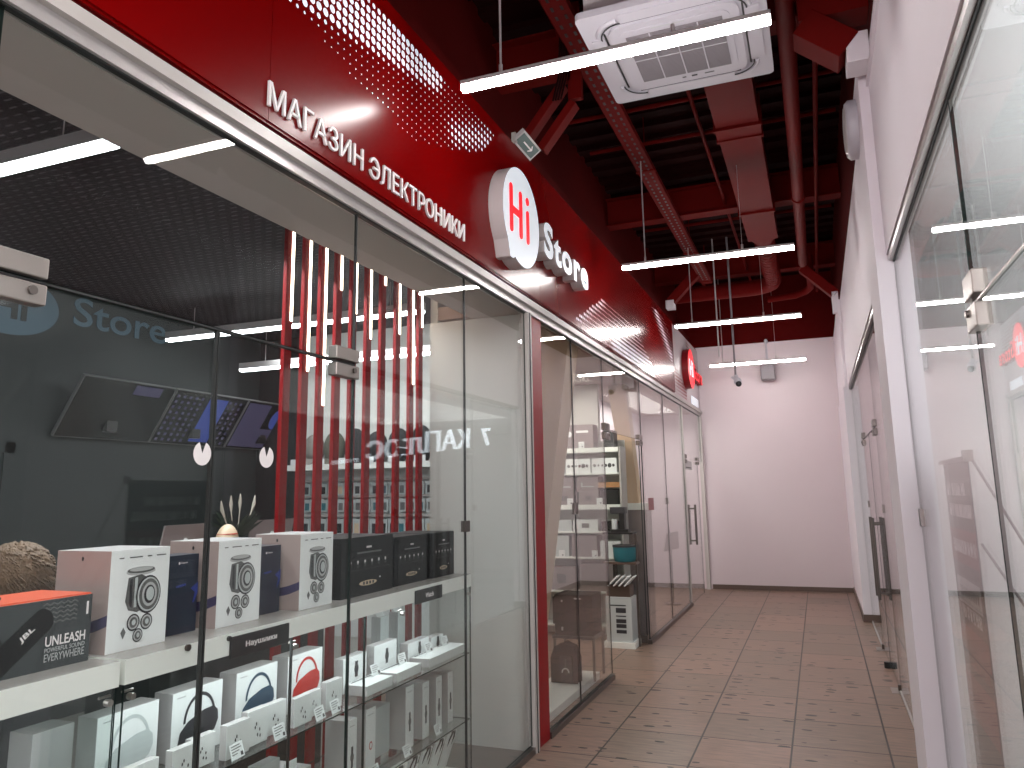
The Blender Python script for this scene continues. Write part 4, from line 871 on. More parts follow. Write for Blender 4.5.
try:
    pm_ = skin_body()
    po = bpy.data.objects.new('person', pm_); C.objects.link(po); po.location = (-2.64, 1.925, -.0); po.rotation_euler = (0, 0, math.radians(75)); ORI[po.name] = Vector((0, 0, 0))
    tag(po, 'person with brown tousled hair in dark clothes behind the left counter', 'person')
    hm = MB()
    def hf(d):
        n_ = math.sin(d.x * 19 + d.z * 11) * math.cos(d.y * 17 - d.z * 13); return 1 + .05 * n_ + .03 * math.sin(d.x * 41 + d.y * 37)
    hm.sphere((0, -.005, 1.395), (.112, .122, .112), 'hair', 40, 26, hf)
    random.seed(3)
    for k in range(420):
        a = random.uniform(0, 2 * PI); b = random.uniform(.15, PI * .62); d_ = Vector((math.sin(b) * math.cos(a), math.sin(b) * math.sin(a), math.cos(b)))
        if d_.y > .55 and d_.z < .3: continue
        q = Vector((0, -.005, 1.395)) + Vector((d_.x * .111, d_.y * .121, d_.z * .110)); t_ = Vector((-d_.y, d_.x, -.9)).normalized() * random.uniform(.02, .045)
        hm.tube([q, q + d_ * .014 + t_ * .5, q + d_ * .008 + t_], [.004, .003, .0008], 'hair', 4, False)
    hb = child(hm, 'hair', po)
    fm = MB()
    for s in (-1, 1): fm.sphere((s * .03, .112, 1.40), (.013, .008, .009), 'letter', 10, 6).sphere((s * .03, .119, 1.40), (.006, .004, .006), 'dark_print', 8, 6)
    fm.sphere((0, .122, 1.375), (.012, .018, .02), 'skin', 10, 8).sphere((0, .108, 1.335), (.024, .008, .007), 'red_print', 10, 6)
    for s in (-1, 1): fm.sphere((s * .083, .03, 1.39), (.012, .02, .032), 'skin', 10, 8)
    child(fm, 'face', po)
except Exception as ex_:
    print('person failed', ex_); raise
# ------------------------------------------------------------------ inside electronics shop
# slat screen, in a row parallel to the shop window
SLT = [(3.385, 2.606), (3.532, 2.347), (3.681, 2.168), (3.806, 2.899), (3.973, 2.785), (4.162, 2.653), (4.342, 3.06), (4.57, 2.756), (4.812, 2.426), (5.05, 2.869)]
scr = empty('slat_screen', (-2.67, 4.1, 0)); tag(scr, 'screen of ten tall red slats with glowing strips inside the electronics shop', 'screen')
for i, (y, zz) in enumerate(SLT):
    y = (3.37, 3.53, 3.685, 3.845, 4.01, 4.185, 4.365, 4.56, 4.755, 4.89)[i]
    sl_ = child(MB().box((-2.675, y - .030, 0), (-2.65, y + .030, 3.32), 'slat_red'), 'slat', scr, .002)
    child(MB().box((-2.65, y + .008, zz), (-2.645, y + .026, 3.318), 'led'), 'light_strip', sl_)
child(MB().box((-2.69, 3.32, 0), (-2.64, 4.93, .012), 'steel'), 'floor_rail', scr)
# far shelf wall
SY = 6.6
t = empty('wall_shelf', (-3.9, SY, 1.95)); tag(t, 'white wall shelf holding a row of caps behind the red slats', 'shelf')
child(MB().box((-4.95, SY - .26, 1.90), (-2.9, SY, 1.955), 'slab'), 'board', t)
for k in range(7):
    child(MB().box((-4.9 + k * .28, SY - .265, 1.955), (-4.78 + k * .28, SY - .262, 2.01), 'paper'), 'price_strip', t)
cap0 = None
for k in range(8):
    x = -4.72 + k * .245
    mm = ('cap_c', 'cap_b', 'cap_a', 'cap_a', 'cap_a', 'cap_a', 'cap_b', 'cap_a')[k]
    r = empty('baseball_cap', (x, SY - .14, 1.955)); tag(r, '%s on the shelf behind the slats, %s from the left' % ({'cap_a': 'black cap', 'cap_b': 'olive cap', 'cap_c': 'grey cap'}[mm], earl[k]), 'cap', 'caps on the wall shelf')
    o = ORI[r.name]; z0 = 1.955
    child(MB().sphere((x, SY - .13, z0 + .16), (.112, .10, .15 + .02 * (k % 3)), mm, 14, 10), 'crown', r)
    child(MB().disc((x, SY - .20, z0 + .06), X_, (Vector((0, -.5, -.6))).normalized(), .08, .08, mm, n=14, th=.006), 'visor', r)
    child(MB().tube([(x, SY - .13, z0), (x, SY - .13, z0 + .1)], [.05, .03], 'paper', 10), 'stand', r)
gp = MB().box((-4.9, SY - .012, .3), (-2.7, SY - .001, 1.9), 'paper'); tag(gp.build('pegboard', origin=(-3.9, SY, 1.1)), 'white accessory pegboard wall behind the red slats', 'pegboard')
rows = [(1.77, .08, .12), (1.61, .08, .12), (1.42, .085, .155), (1.20, .085, .16), (.97, .085, .16)]
pk0 = {}
ci = ['dark_print', 'grey_print', 'dark_print', 'blue_head', 'gold_print', 'teal', 'ink', 'ink']
names_row = ['top', 'second', 'third', 'fourth', 'lowest']
for ri, (z, w, h) in enumerate(rows):
    for k in range(20):
        x = -4.84 + k * .1 + (.01 if ri % 2 else 0); cm = ci[(k * 3 + ri * 5 + (k * ri) % 4) % 8]
        key = (ri, cm)
        lb = 'small hanging accessory pack, %s pegboard row behind the slats' % names_row[ri]
        if key not in pk0:
            r = empty('accessory_pack', (x, SY - .05, z - h)); o = ORI[r.name]
            tag(r, lb, 'accessory pack', 'accessory packs in the %s pegboard row' % names_row[ri])
            child(MB().box(o + Vector((-w / 2, -.02, 0)), o + Vector((w / 2, -.004, h)), 'silver_print').box(o + Vector((-.003, -.02, h)), o + Vector((.003, .04, h + .006)), 'grey_print'), 'pack', r)
            child(MB().box(o + Vector((-w * .3, -.022, h * .12)), o + Vector((w * .3, -.02, h * .72)), cm), 'print', r)
            pk0[key] = r
        else:
            r = copy_tree(pk0[key]); r.location = (x, SY - .05, z - h)
for ri, z in enumerate((1.79, 1.63, 1.44, 1.22)):
    tag(MB().box((-4.88, SY - .06, z), (-2.92, SY - .012, z + .022), 'alu_white').build('peg_rail', origin=(-3.9, SY, z)), 'white hook rail above the %s row of packs' % names_row[ri], 'rail', 'white hook rails on the pegboard')
# monitors
for i in range(3):
    y0 = 4.20 + i * .93
    r = empty('wall_monitor', (-5.45, y0 + .45, 2.15)); tag(r, ['dark blank wall monitor at the left of the row', 'middle wall monitor showing a phone advert', 'right wall monitor with a violet and blue picture'][i], 'monitor', 'wall monitors on the charcoal wall')
    def tp(y, s, off=0):  # s height 0..1 on the tilted screen
        return Vector((-5.50 + .30 * s + off * .87, y, 2.14 + .46 * s - off * .5))
    def q(a, b, s0, s1, off, m, mb, th=.004): return mb.hexa([tp(a, s0, off - th), tp(b, s0, off - th), tp(b, s1, off - th), tp(a, s1, off - th), tp(a, s0, off), tp(b, s0, off), tp(b, s1, off), tp(a, s1, off)], m)
    child(q(y0, y0 + .915, 0, 1, 0, 'grey_print', MB(), .03), 'frame', r)
    child(q(y0 + .008, y0 + .907, .015, .985, .002, 'screen', MB()), 'screen', r)
    pic = MB()
    if i == 1:
        q(y0 + .42, y0 + .66, .08, .92, .0035, 'screen_blue', pic, .001)
        for a in range(12):
            for b in range(9):
                if .42 < .03 + a * .075 + .05 < .70: continue
                q(y0 + .03 + a * .072, y0 + .06 + a * .072, .06 + b * .10, .11 + b * .10, .0035, 'screen_vio', pic, .001)
    elif i == 2:
        q(y0 + .02, y0 + .35, .05, .95, .0035, 'screen_vio', pic, .001); q(y0 + .35, y0 + .89, .05, .45, .0035, 'screen_vio', pic, .001)
        for c_, w_ in ((.52, .09), (.75, .08)):
            pic.add([tp(y0 + c_ + w_ * math.cos(t), .68 + .22 * math.sin(t), .004) for t in [2 * PI * k / 16 for k in range(16)]], [list(range(16))], 'screen_blue')
    else: q(y0 + .5, y0 + .78, .80, .96, .0035, 'screen_vio', pic, .001)
    child(pic, 'picture', r)
    child(MB().box((-5.55, y0 + .4, 2.2), (-5.40, y0 + .5, 2.35), 'black'), 'bracket', r)
# wall logo
lg = empty('wall_logo', (-5.55, 4.3, 3.0)); tag(lg, 'blue-grey round Hi emblem and Store lettering on the charcoal wall', 'logo')
child(MB().disc((-5.549, 3.80, 3.12), Y_, Z_, .40, .24, 'wall_logo', n=40, th=.004), 'disc', lg)
child(MB().text('Hi', (-5.544, 3.66, 3.0), Y_, Z_, .28, .2, 'dark_wall', .002, .03), 'dark_hi_lettering', lg)
child(MB().text('Store', (-5.549, 4.33, 3.055), Y_, Z_, .96, .24, 'wall_logo', .004, .01), 'store_lettering', lg)
# ceiling lamps inside
for (x0, x1, y, z, lb) in ((-5.3, -2.5, 2.07, 3.05, 'interior ceiling lamp at the left of the electronics shop'), (-5.35, -2.75, 5.12, 3.05, 'long interior ceiling lamp just behind the red slats'), (-5.3, -2.75, 6.02, 2.90, 'interior ceiling lamp along the accessory wall'), (-5.3, -2.5, -.4, 3.05, 'interior ceiling lamp near the front of the electronics shop')):
    r = empty('interior_linear_lamp', ((x0 + x1) / 2, y, z)); tag(r, lb, 'lamp', 'linear lamps on the black ceiling')
    child(MB().box((x0, y - .03, z + .01), (x1, y + .03, z + .07), 'lamp_house'), 'housing', r)
    for rx in (x0 + .3, x1 - .3): child(MB().tube([(rx, y, z + .07), (rx, y, 3.32)], .003, 'lamp_house', 6), 'suspension_wire', r)
    child(MB().box((x0 + .005, y - .026, z - .012), (x1 - .005, y + .026, z + .01), 'lamp_in'), 'diffuser', r)
# desk with laptops, plant, mascot figure behind counter boxes
dk_ = empty('service_desk', (-3.25, 3.6, 0)); tag(dk_, 'dark service desk behind the boxes carrying laptops and a plant', 'desk')
child(MB().box((-3.5, 2.9, 1.235), (-3.02, 4.4, 1.27), 'slab_top'), 'desktop', dk_); child(MB().box((-3.47, 2.95, 0), (-3.06, 4.35, 1.235), 'dark_wall'), 'cabinet', dk_)
def laptop(x, y, rot, lb, m='mid_print'):
    r = empty('laptop', (x, y, 1.27)); r.rotation_euler = (0, 0, math.radians(rot)); o = ORI[r.name]; tag(r, lb, 'laptop', 'open laptops on the service desk')
    child(MB().box(o + Vector((-.11, -.17, 0)), o + Vector((.11, .17, .018)), 'grey_print'), 'keyboard_base', r)
    child(MB().hexa([o + Vector(q) for q in ((.10, -.17, .018), (.11, -.17, .018), (.11, .17, .018), (.10, .17, .018), (.03 + .12, -.17, .24), (.04 + .12, -.17, .24), (.04 + .12, .17, .24), (.03 + .12, .17, .24))], m), 'lid', r)
    child(MB().disc(o + Vector((.146, 0, .15)), Y_, Z_, .018, .02, 'paper', n=14, th=.003), 'lid_mark', r)
laptop(-3.33, 3.24, 5, 'open laptop seen from behind, left of the plant', 'taupe_card')
laptop(-3.33, 3.98, -8, 'open grey laptop seen from behind, right of the plant', 'taupe_card')
r = empty('potted_plant', (-3.2, 3.66, 1.27)); tag(r, 'dark spiky plant with pale flower spikes in a mint pot', 'plant'); o = ORI[r.name]
child(MB().tube([o + Vector((0, 0, 0)), o + Vector((0, 0, .10)), o + Vector((0, 0, .13))], [.045, .055, .06], 'pot', 16), 'pot', r)
lv = MB(); random.seed(5)
for k in range(46):
    a = random.uniform(0, 2 * PI); l = random.uniform(.10, .20); s_ = random.uniform(.3, 1.0); d_ = Vector((math.cos(a) * s_, math.sin(a) * s_, 1.1)).normalized()
    p0 = o + Vector((0, 0, .12)); p1 = p0 + d_ * l * .6; p2 = p1 + (d_ + Vector((math.cos(a), math.sin(a), -.3)) * .6).normalized() * l * .6; w = Vector((-math.sin(a), math.cos(a), 0)) * .012
    lv.add([p0 - w * .5, p0 + w * .5, p1 + w, p2, p1 - w], [[0, 1, 2, 3, 4]], 'plant')
child(lv, 'leaves', r)
fs = MB()
for (dy_, h_, l_) in ((-.10, .34, -.09), (-.05, .37, -.02), (.02, .38, .0), (.12, .37, .07)): fs.tube([o + Vector((0, dy_ * .3, .12)), o + Vector((0, dy_, h_ - .08)), o + Vector((0, dy_ + l_ * .3, h_ - .03)), o + Vector((0, dy_ + l_ * .4, h_ + .02))], [.003, .004, .011, .003], 'ear_spike', 7)
child(fs, 'flower_spikes', r)
r = empty('patterned_figurine', (-3.15, 3.53, 1.27)); tag(r, 'small rounded pale figurine with red and dark pattern beside the plant', 'figurine'); o = ORI[r.name]
child(MB().sphere(o + Vector((0, 0, .115)), (.06, .075, .115), 'gold_print', 18, 12), 'body', r)
child(MB().sphere(o + Vector((0, 0, .175)), (.055, .066, .01), 'red_print', 18, 6).sphere(o + Vector((0.0, 0, .155)), (.0605, .074, .008), 'dark_print', 18, 6), 'bands', r)
# reflection source is real: banner stand behind the right glass
bn = empty('banner_stand', (.62, 4.3, 0)); tag(bn, 'black and maroon roll-up banner standing behind the right glass', 'banner')
child(MB().box((.615, 3.86, .02), (.620, 4.56, 1.76), 'banner'), 'banner_sheet', bn)
bp_ = MB()
for (z0, z1) in ((1.28, 1.44), (.86, .98), (.55, .75)): bp_.box((.6135, 3.865, z0), (.615, 4.555, z1), 'banner_red')
bp_.box((.613, 3.90, 1.09), (.6135, 4.50, 1.21), 'mid_print')
for z, y0_, y1_, m in ((1.60, 4.0, 4.5, 'banner_txt'), (1.50, 3.9, 4.5, 'banner_txt'), (1.33, 3.9, 4.45, 'banner_txt'), (1.02, 3.95, 4.4, 'banner_txt'), (.90, 4.2, 4.5, 'banner_red'), (.80, 3.9, 4.45, 'banner_red')):
    y = y0_
    random.seed(int(z * 100))
    while y < y1_ - .03:
        w = random.uniform(.03, .05); bp_.box((.6125, y, z), (.613, y + w * .3, z + .06), m).box((.6125, y + w * .3, z + random.choice((0, .02, .038))), (.613, y + w, z + random.choice((.008, .028, .045))), m).box((.6125, y + w * .7, z), (.613, y + w, z + .06), m); y += w + random.choice((.008, .008, .03))
for k in range(9): bp_.box((.6125, 3.96 + k * .055, 1.125), (.613, 3.99 + k * .055, 1.17), 'dark_print')
child(bp_, 'printed_lines', bn)
child(MB().box((.60, 3.82, 1.755), (.63, 4.60, 1.775), 'steel').box((.595, 3.83, 1.75), (.635, 3.86, 1.80), 'steel'), 'top_rail', bn)
child(MB().box((.57, 3.80, 0), (.67, 4.62, .03), 'steel'), 'foot', bn)
child(MB().tube([(.63, 3.84, 1.76), (1.35, 3.60, .01)], .006, 'ac_grey', 8).tube([(.63, 3.84, 1.40), (1.30, 3.5, .01)], .006, 'ac_grey', 8), 'support_rod', bn)
# lit sign in the far right shop, seen mirrored in the left glass
ls = empty('lit_letter_sign', (2.6, 11, 2.4)); tag(ls, 'white lit letters 7 КАПлюс hung inside the far right shop', 'sign')
pa = Vector((2.2, 13.6, 2.56)); pb = Vector((2.2, 8.0, 2.0)); uu = (pb - pa).normalized(); vv = Vector((0, .1, 1)).normalized()
child(MB().text('7  КАПлюс', pa, uu, vv, (pb - pa).length * .78, .36, 'neon', .03, .01), 'lettering', ls)
child(MB().hexa([pa + uu * 4.0 + vv * (.07 * k) + Vector((0, 0, 0)) for k in (0,)] * 0 or [pa + uu * 4.6 + vv * .0, pa + uu * 5.2, pa + uu * 5.2 + vv * .05, pa + uu * 4.6 + vv * .05, pa + uu * 4.6 + Vector((-.03, 0, 0)), pa + uu * 5.2 + Vector((-.03, 0, 0)), pa + uu * 5.2 + vv * .05 + Vector((-.03, 0, 0)), pa + uu * 4.6 + vv * .05 + Vector((-.03, 0, 0))], 'neon'), 'bar_mark', ls)
child(MB().tube([pa + Vector((.02, 0, .3)), pa + Vector((.02, 0, .42))], .01, 'steel', 6).tube([pb + Vector((.02, 0, .3)), pb + Vector((.02, 0, .88))], .01, 'steel', 6), 'hanger', ls)
# ------------------------------------------------------------------ shelf shop contents
for (x0, x1, w, y, lb) in ((-1.90, -2.33, .34, 6.30, 'leaning beige column directly right of the red strip'), (-2.36, -1.99, .22, 9.32, 'leaning beige column beside the open entrance')):
    b = MB(); zt_ = 2.95
    if y < 7: V = [(x1 - w, y - .15, 0), (x1, y - .15, 0), (x1, y + .15, 0), (x1 - w, y + .15, 0), (x0 - w, y - .15, zt_), (x0, y - .15, zt_), (x0, y + .15, zt_), (x0 - w, y + .15, zt_)]
    else:
        x1 = -1.995
        x1 = -2.18
        V = [(x1, y - .10, 1.5), (x1 + w * .7, y - .10, 1.5), (x1 + w * .7, y + .1, 1.5), (x1, y + .1, 1.5), (x0, y - .10, zt_), (x0 + w, y - .10, zt_), (x0 + w, y + .1, zt_), (x0, y + .1, zt_)]
    tag(b.hexa(V, 'beige').build('leaning_column', origin=((x0 + x1) / 2, y, 0)), lb, 'column')
pc = empty('white_half_partition', (-2.2, 9.3, 0)); tag(pc, 'waist-high pale partition with a white top under the far leaning column', 'partition')
child(MB().box((-2.42, 9.18, 0), (-1.93, 9.46, 1.42), 'taupe_card'), 'body', pc); child(MB().box((-2.44, 9.16, 1.42), (-1.91, 9.48, 1.5), 'slab'), 'top', pc)
SHY = 8.75; SX0, SX1 = -3.3, -2.13
su = empty('shelving_unit', (-2.7, SHY + .15, 0)); tag(su, 'tall white shelving unit full of boxes inside the shelf shop', 'shelf')
child(MB().box((SX0, SHY + .28, 0), (SX1, SHY + .30, 2.25), 'pier_wall'), 'back_panel', su)
levels = [2.10, 1.84, 1.44, 1.17, .88, .50, .12]
for z in levels: child(MB().box((SX0, SHY, z), (SX1, SHY + .28, z + (.055 if z in (2.10, 1.44) else .02)), 'slab'), 'shelf_board', su)
for x in (SX0, SX1): child(MB().box((x - .01, SHY, 0), (x + .01, SHY + .28, 2.16), 'alu_white'), 'side_frame', su)
def shelfbox(x, z, w, h, m, lb, name='boxed_appliance', d=.2, extra=None):
    r = empty(name, (x, SHY + .02, z)); o = ORI[r.name]; tag(r, lb, 'box')
    child(MB().box(o, o + Vector((w, d, h)), m), 'carton', r)
    p = MB(); e = Vector((0, -.001, 0))
    if extra == 'dots':
        for k, s in enumerate((.018, .012, .012, .016, .024, .016)): p.disc(o + e + Vector((w * (.12 + .15 * k), 0, h * .5)), X_, Z_, s, s * 1.1, 'dark_print' if k else 'grey_print', n=14)
    elif extra == 'tool':
        p.box(o + e + Vector((w * .2, -.001, h * .30)), o + Vector((w * .8, 0, h * .38)), 'silver_print').box(o + e + Vector((w * .2, -.001, h * .30)), o + Vector((w * .27, 0, h * .62)), 'silver_print')
    elif extra == 'round':
        p.disc(o + e + Vector((w * .3, 0, h * .6)), X_, Z_, .03, .035, 'paper', n=16).box(o + e + Vector((w * .5, -.001, h * .65)), o + Vector((w * .85, 0, h * .75)), 'paper').box(o + e + Vector((0, -.001, h * .5)), o + Vector((w * .2, 0, h * .6)), 'paper')
    elif extra == 'arch':
        p.prism([(w * .2, h * .45), (w * .45, h * .45), (w * .45, h * .75), (w * .33, h * .88), (w * .2, h * .75)], o + e, X_, Z_, -.001, 'dark_print')
    elif extra == 'label': p.box(o + e + Vector((w * .35, -.001, h * .3)), o + Vector((w * .65, 0, h * .7)), 'grey_print')
    if extra: child(p, 'print', r)
    return r
zb = 2.155
shelfbox(-2.86, zb, .42, .28, 'taupe_card', 'large taupe appliance carton on the top shelf', extra='round')
shelfbox(-2.32, zb, .12, .20, 'dark_print', 'small dark box at the right end of the top shelf')
shelfbox(-3.10, zb, .2, .22, 'taupe_card', 'taupe carton at the left end of the top shelf')
shelfbox(-2.97, 1.86, .16, .17, 'paper', 'white box at the left of the second shelf', extra='dots')
shelfbox(-2.79, 1.86, .30, .17, 'paper', 'white box with a row of dark circles, left one', extra='dots')
shelfbox(-2.47, 1.86, .30, .17, 'paper', 'white box with a row of dark circles, right one', extra='dots')
shelfbox(-2.98, 1.495, .32, .15, 'taupe_card', 'low taupe box with a brown picture, third shelf left', extra='label')
shelfbox(-2.64, 1.495, .24, .15, 'taupe_card', 'low taupe box in the middle of the third shelf', extra='label')
shelfbox(-2.98, 1.646, .30, .17, 'taupe_card', 'grey box with a tool outline stacked on the left', extra='tool')
shelfbox(-2.66, 1.646, .26, .17, 'taupe_card', 'grey box with a tool outline stacked in the middle', extra='tool')
shelfbox(-2.38, 1.495, .22, .18, 'luggage', 'dark appliance at the right of the third shelf')
shelfbox(-2.40, 1.69, .26, .06, 'orange_wood', 'amber coloured box under the circle boxes')
shelfbox(-3.02, 1.19, .28, .13, 'silver_print', 'pale box below the thick shelf, left')
shelfbox(-2.72, 1.19, .30, .13, 'paper', 'white box with a grey label below the thick shelf', extra='label')
shelfbox(-2.38, 1.19, .22, .11, 'luggage', 'black box beside the white labelled box')
shelfbox(-3.06, .90, .28, .24, 'silver_print', 'white carton with an arched picture', extra='arch')
shelfbox(-2.74, .90, .30, .24, 'taupe_card', 'taupe carton beside the arched picture carton')
shelfbox(-2.40, .90, .24, .18, 'paper', 'white carton at the right of the fifth shelf')
shelfbox(-3.06, .52, .36, .26, 'taupe_card', 'taupe carton on the sixth shelf, left', extra='label')
shelfbox(-2.66, .52, .40, .30, 'taupe_card', 'large taupe carton on the sixth shelf, right')
shelfbox(-3.0, .14, .5, .30, 'luggage', 'long black carton on the lowest shelf')
for k, (x, z) in enumerate(((-2.62, 2.156), (-2.42, 1.496), (-2.78, 1.495), (-2.95, 1.495), (-2.72, 1.19), (-2.90, .90), (-2.5, .90))):
    tag(MB().box((x, SHY + .003, z), (x + .07, SHY + .008, z + .075), 'paper').box((x + .04, SHY + .002, z + .01), (x + .055, SHY + .003, z + .025), 'dark_print').build('shelf_price_card', origin=(x, SHY, z)), ['price card on the top shelf before the large carton', 'price card before the dark appliance', 'price card before the middle low taupe box', 'price card before the left low taupe box', 'price card before the white labelled box', 'price card before the arched picture carton', 'price card before the white fifth shelf carton'][k], 'price card')
# table near entrance with teal bowl and printer box
tb = empty('display_table', (-2.05, 8.35, 0)); tag(tb, 'narrow dark display table with two tiers beside the entrance', 'table')
child(MB().box((-2.26, 8.36, .86), (-1.90, 8.56, .885), 'baseboard'), 'upper_tier', tb)
child(MB().box((-2.26, 8.36, 1.18), (-1.92, 8.56, 1.20), 'black'), 'top_tier', tb)
for x in (-2.25, -1.915): child(MB().box((x - .01, 8.45, 0), (x + .01, 8.47, 1.18), 'steel'), 'leg', tb)
r = empty('teal_basket', (-2.04, 8.46, .885)); tag(r, 'teal oval basket standing on the dark display table', 'basket'); o = ORI[r.name]
child(MB().tube([o, o + Vector((0, 0, .03)), o + Vector((0, 0, .16))], [.11, .125, .13], 'teal', 22), 'body', r)
child(MB().tube([o + Vector((0, 0, .155)), o + Vector((0, 0, .175))], [.134, .134], 'dark_print', 22), 'rim', r)
r = empty('coffee_grinder', (-2.08, 8.46, 1.20)); tag(r, 'dark tabletop appliance with a curved arm on the top tier', 'appliance'); o = ORI[r.name]
child(MB().box(o + Vector((-.10, -.06, 0)), o + Vector((.10, .06, .03)), 'black').box(o + Vector((.0, -.04, .03)), o + Vector((.06, .04, .20)), 'black').box(o + Vector((-.10, -.05, .20)), o + Vector((.07, .05, .27)), 'dark_print'), 'body', r)
child(MB().tube([o + Vector((-.06, 0, .03)), o + Vector((-.06, 0, .14))], .035, 'silver_print', 14), 'jug', r)
r = empty('printed_white_box', (-2.12, 8.46, .0)); tag(r, 'tall white box with dark pictograms on the floor at the entrance edge', 'box'); o = ORI[r.name]
child(MB().box((-2.24, 8.32, 0.06), (-1.96, 8.58, .52), 'silver_print').box((-2.27, 8.30, 0), (-1.93, 8.60, .06), 'slab'), 'carton', r)
p = MB()
for k, h in enumerate((.012, .05, .012, .04, .04, .035)): z = (.43, .36, .32, .255, .205, .15)[k]; p.box((-2.13 + (.0 if k else -.06), 8.318, z), (-2.02, 8.32, z + h), 'dark_print')
child(p, 'pictograms', r)
r = empty('stacked_magazine_rack', (-2.1, 8.46, .52)); tag(r, 'brown box with angled white sheets stacked on the white box', 'rack'); o = ORI[r.name]
child(MB().box((-2.22, 8.36, .52), (-1.98, 8.56, .64), 'baseboard'), 'tray', r)
m_ = MB()
for k in range(4): m_.bar((-2.2 + k * .06, 8.37, .64), (-2.10 + k * .06, 8.37, .74), .012, .18, 'paper', (0, 1, 0))
child(m_, 'sheets', r)
# black suitcases and stand by the glass
r = empty('black_appliance_cabinet', (-2.07, 6.75, .06)); tag(r, 'black cabinet with small knobs standing behind the glass right of the red strip', 'cabinet')
child(MB().box((-2.24, 6.60, .42), (-1.90, 6.90, .76), 'luggage'), 'body', r); child(MB().box((-2.06, 6.596, .725), (-2.0, 6.60, .735), 'mid_print').box((-2.18, 6.596, .70), (-2.165, 6.60, .715), 'mid_print').box((-2.18, 6.596, .46), (-2.165, 6.60, .49), 'mid_print'), 'marks', r)
child(MB().box((-2.26, 6.58, .395), (-1.88, 6.92, .42), 'dark_print'), 'shelf', r)
for x in (-2.245, -1.895):
    for y in (6.60, 6.90): child(MB().box((x - .01, y - .01, .06), (x + .01, y + .01, .395), 'steel'), 'leg', r)
r = empty('black_backpack', (-2.12, 6.5, .06)); tag(r, 'black backpack with a white buckle loop standing on the low white platform', 'backpack')
child(MB().prism([(-.12, 0), (.12, 0), (.12, .20), (.085, .29), (.0, .325), (-.085, .29), (-.12, .20)], (-2.12, 6.46, .06), X_, Z_, -.12, 'luggage'), 'body', r, .02)
child(MB().prism([(-.055, .01), (.055, .01), (.055, .22), (-.055, .22)], (-2.10, 6.46, .06), X_, Z_, .02, 'black'), 'front_pocket', r, .008)
child(MB().tube([(-2.10 + .03 * math.cos(t), 6.432, .15 + .035 * math.sin(t)) for t in [PI * k / 8 for k in range(9)]], .006, 'paper', 6).box((-2.105, 6.434, .19), (-2.095, 6.44, .26), 'grey_print'), 'buckle_loop', r)
r = MB().box((-2.30, 5.35, 0), (-1.95, 6.95, .06), 'slab'); tag(r.build('low_platform', origin=(-2.4, 6.2, 0)), 'low white platform on the floor behind the pane right of the red strip', 'platform')
# hallway items further on
r = empty('floor_lamp', (-2.3, 11.9, 0)); tag(r, 'grey curved hanging bag on a thin stand behind the far glass', 'stand')
child(MB().tube([(-2.1, 11.6, .02), (-2.1, 11.6, .9), (-2.12, 11.6, 1.1)], .012, 'steel', 8), 'pole', r)
child(MB().prism([(0, 0), (.22, .05), (.22, .30), (.05, .26)], (-2.2, 11.6, .75), X_, Z_, .03, 'taupe_card'), 'bag', r)
child(MB().tube([(-2.1, 11.6, 0), (-2.1, 11.6, .02)], .12, 'steel', 20), 'base', r)
r.name = 'bag_stand'
# ------------------------------------------------------------------ lights
def area(name, loc, rot, sx, sy, e, col=(1, 1, 1)):
    l = bpy.data.lights.new(name, 'AREA'); l.shape = 'RECTANGLE'; l.size = sx; l.size_y = sy; l.energy = e; l.color = col
    o = bpy.data.objects.new(name, l); C.objects.link(o); o.location = loc; o.rotation_euler = rot; return o
area('added_fill_near', (-.78, .1, 3.66), (0, 0, 0), 1.5, .05, 95, (1, .96, .94))  # added light overhead out of view, continuing the lamp row for brightness
area('added_fill_rear', (-.78, -2.5, 3.66), (0, 0, 0), 1.5, .05, 95, (1, .96, .94))  # second added light out of view, behind the camera
area('added_fill_behind', (-.7, -3.4, 1.8), (math.radians(90), 0, PI), 2.2, 2.6, 90, (.92, .96, 1))  # added cool fill before the closing wall
area('added_room_fill_up', (1.2, 1.2, 1.7), (PI, 0, 0), 1.3, 4.8, 66, (.97, .98, 1))  # added upward fill without a fitting, brightens the near room ceiling
area('room_ceiling_light', (1.7, 1.0, 2.9), (0, 0, 0), 1.6, 4.5, 52, (.97, .98, 1))
area('room_ceiling_light_far', (2.4, 9.0, 2.9), (0, 0, 0), 2.5, 6, 45, (1, .98, .96))
area('shop_case_light', (-2.9, 3.1, 3.0), (0, math.radians(14), 0),   .4, 3.4, 85, (.93, .98, 1))
area('shelf_shop_light', (-2.6, 7.3, 2.92), (0, 0, 0), .5, 2.6, 55, (1, .93, .85))
area('shelf_shop_light_far', (-2.35, 11.3, 2.92), (0, 0, 0), .5, 3, 60, (1, .97, .93))
area('added_case_fill', (-1.99, 3.0, 1.10), (0, 0, 0), .03, 2.3, 7, (.93, .98, 1))  # added fill under the countertop to brighten the goods, no fitting modelled
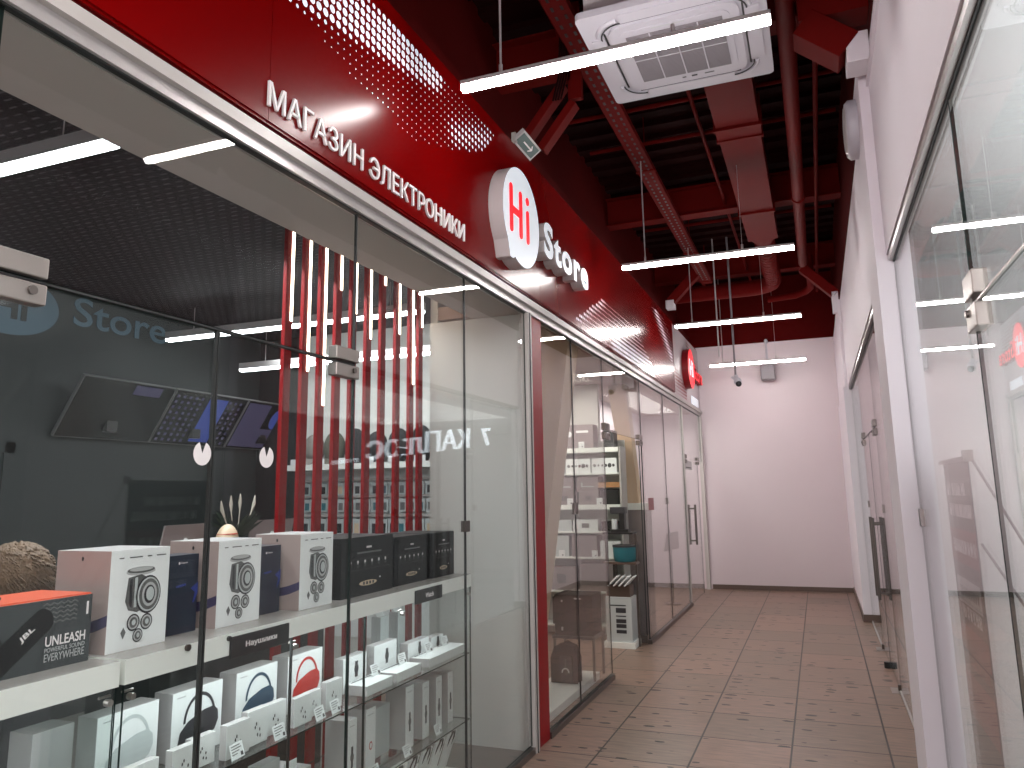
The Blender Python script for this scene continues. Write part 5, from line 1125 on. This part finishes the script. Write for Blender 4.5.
area('added_case_fill_left', (-1.99, 1.0, 1.10), (0, 0, 0), .03, 1.4, 4, (.93, .98, 1))  # same added fill for the left case
area('accessory_wall_light', (-3.9, 5.9, 3.0), (math.radians(28), 0, 0), 2, .3, 10, (.95, .98, 1))
w = bpy.data.worlds.new('world'); S.world = w; w.use_nodes = True
w.node_tree.nodes['Background'].inputs[0].default_value = (.75, .80, .9, 1); w.node_tree.nodes['Background'].inputs[1].default_value = .15
# ------------------------------------------------------------------ camera
a, b, c, f, px0, py0 = -0.172, 0.372, -0.017, 761.75, 514.8, 360.1
ca, sa, cb_, sb, cc, sc = math.cos(a), math.sin(a), math.cos(b), math.sin(b), math.cos(c), math.sin(c)
Mr = Matrix(((cc, -sc, 0), (sc, cc, 0), (0, 0, 1))) @ Matrix(((1, 0, 0), (0, ca, -sa), (0, sa, ca))) @ Matrix(((cb_, 0, sb), (0, 1, 0), (-sb, 0, cb_)))
R = Matrix((Mr.col[0], Mr.col[2], -Mr.col[1]))
rt_, dn_, fw_ = R.col[0], R.col[1], R.col[2]
cd = bpy.data.cameras.new('camera'); co = bpy.data.objects.new('camera', cd); C.objects.link(co); S.camera = co
mw = Matrix((rt_, -dn_, -fw_)).transposed().to_4x4(); mw.translation = Vector((0, 0, 1.65)); co.matrix_world = mw
cd.sensor_fit = 'HORIZONTAL'; cd.sensor_width = 36; cd.lens = f / 1024 * 36
cd.shift_x = (512 - px0) / 1024; cd.shift_y = (py0 - 384) / 1024; cd.clip_start = .02; cd.clip_end = 100
# ------------------------------------------------------------------ view and integrator
S.view_settings.view_transform = 'Standard'; S.view_settings.look = 'None'; S.view_settings.gamma = 1; S.view_settings.use_curve_mapping = False
S.view_settings.exposure = 0.0
cy_ = S.cycles
cy_.max_bounces = 10; cy_.diffuse_bounces = 4; cy_.glossy_bounces = 5; cy_.transparent_max_bounces = 24; cy_.transmission_bounces = 6
cy_.sample_clamp_indirect = 6; cy_.caustics_reflective = False; cy_.caustics_refractive = False
cy_.use_denoising = True; cy_.use_adaptive_sampling = False
try: cy_.denoiser = 'OPENIMAGEDENOISE'
except Exception: pass
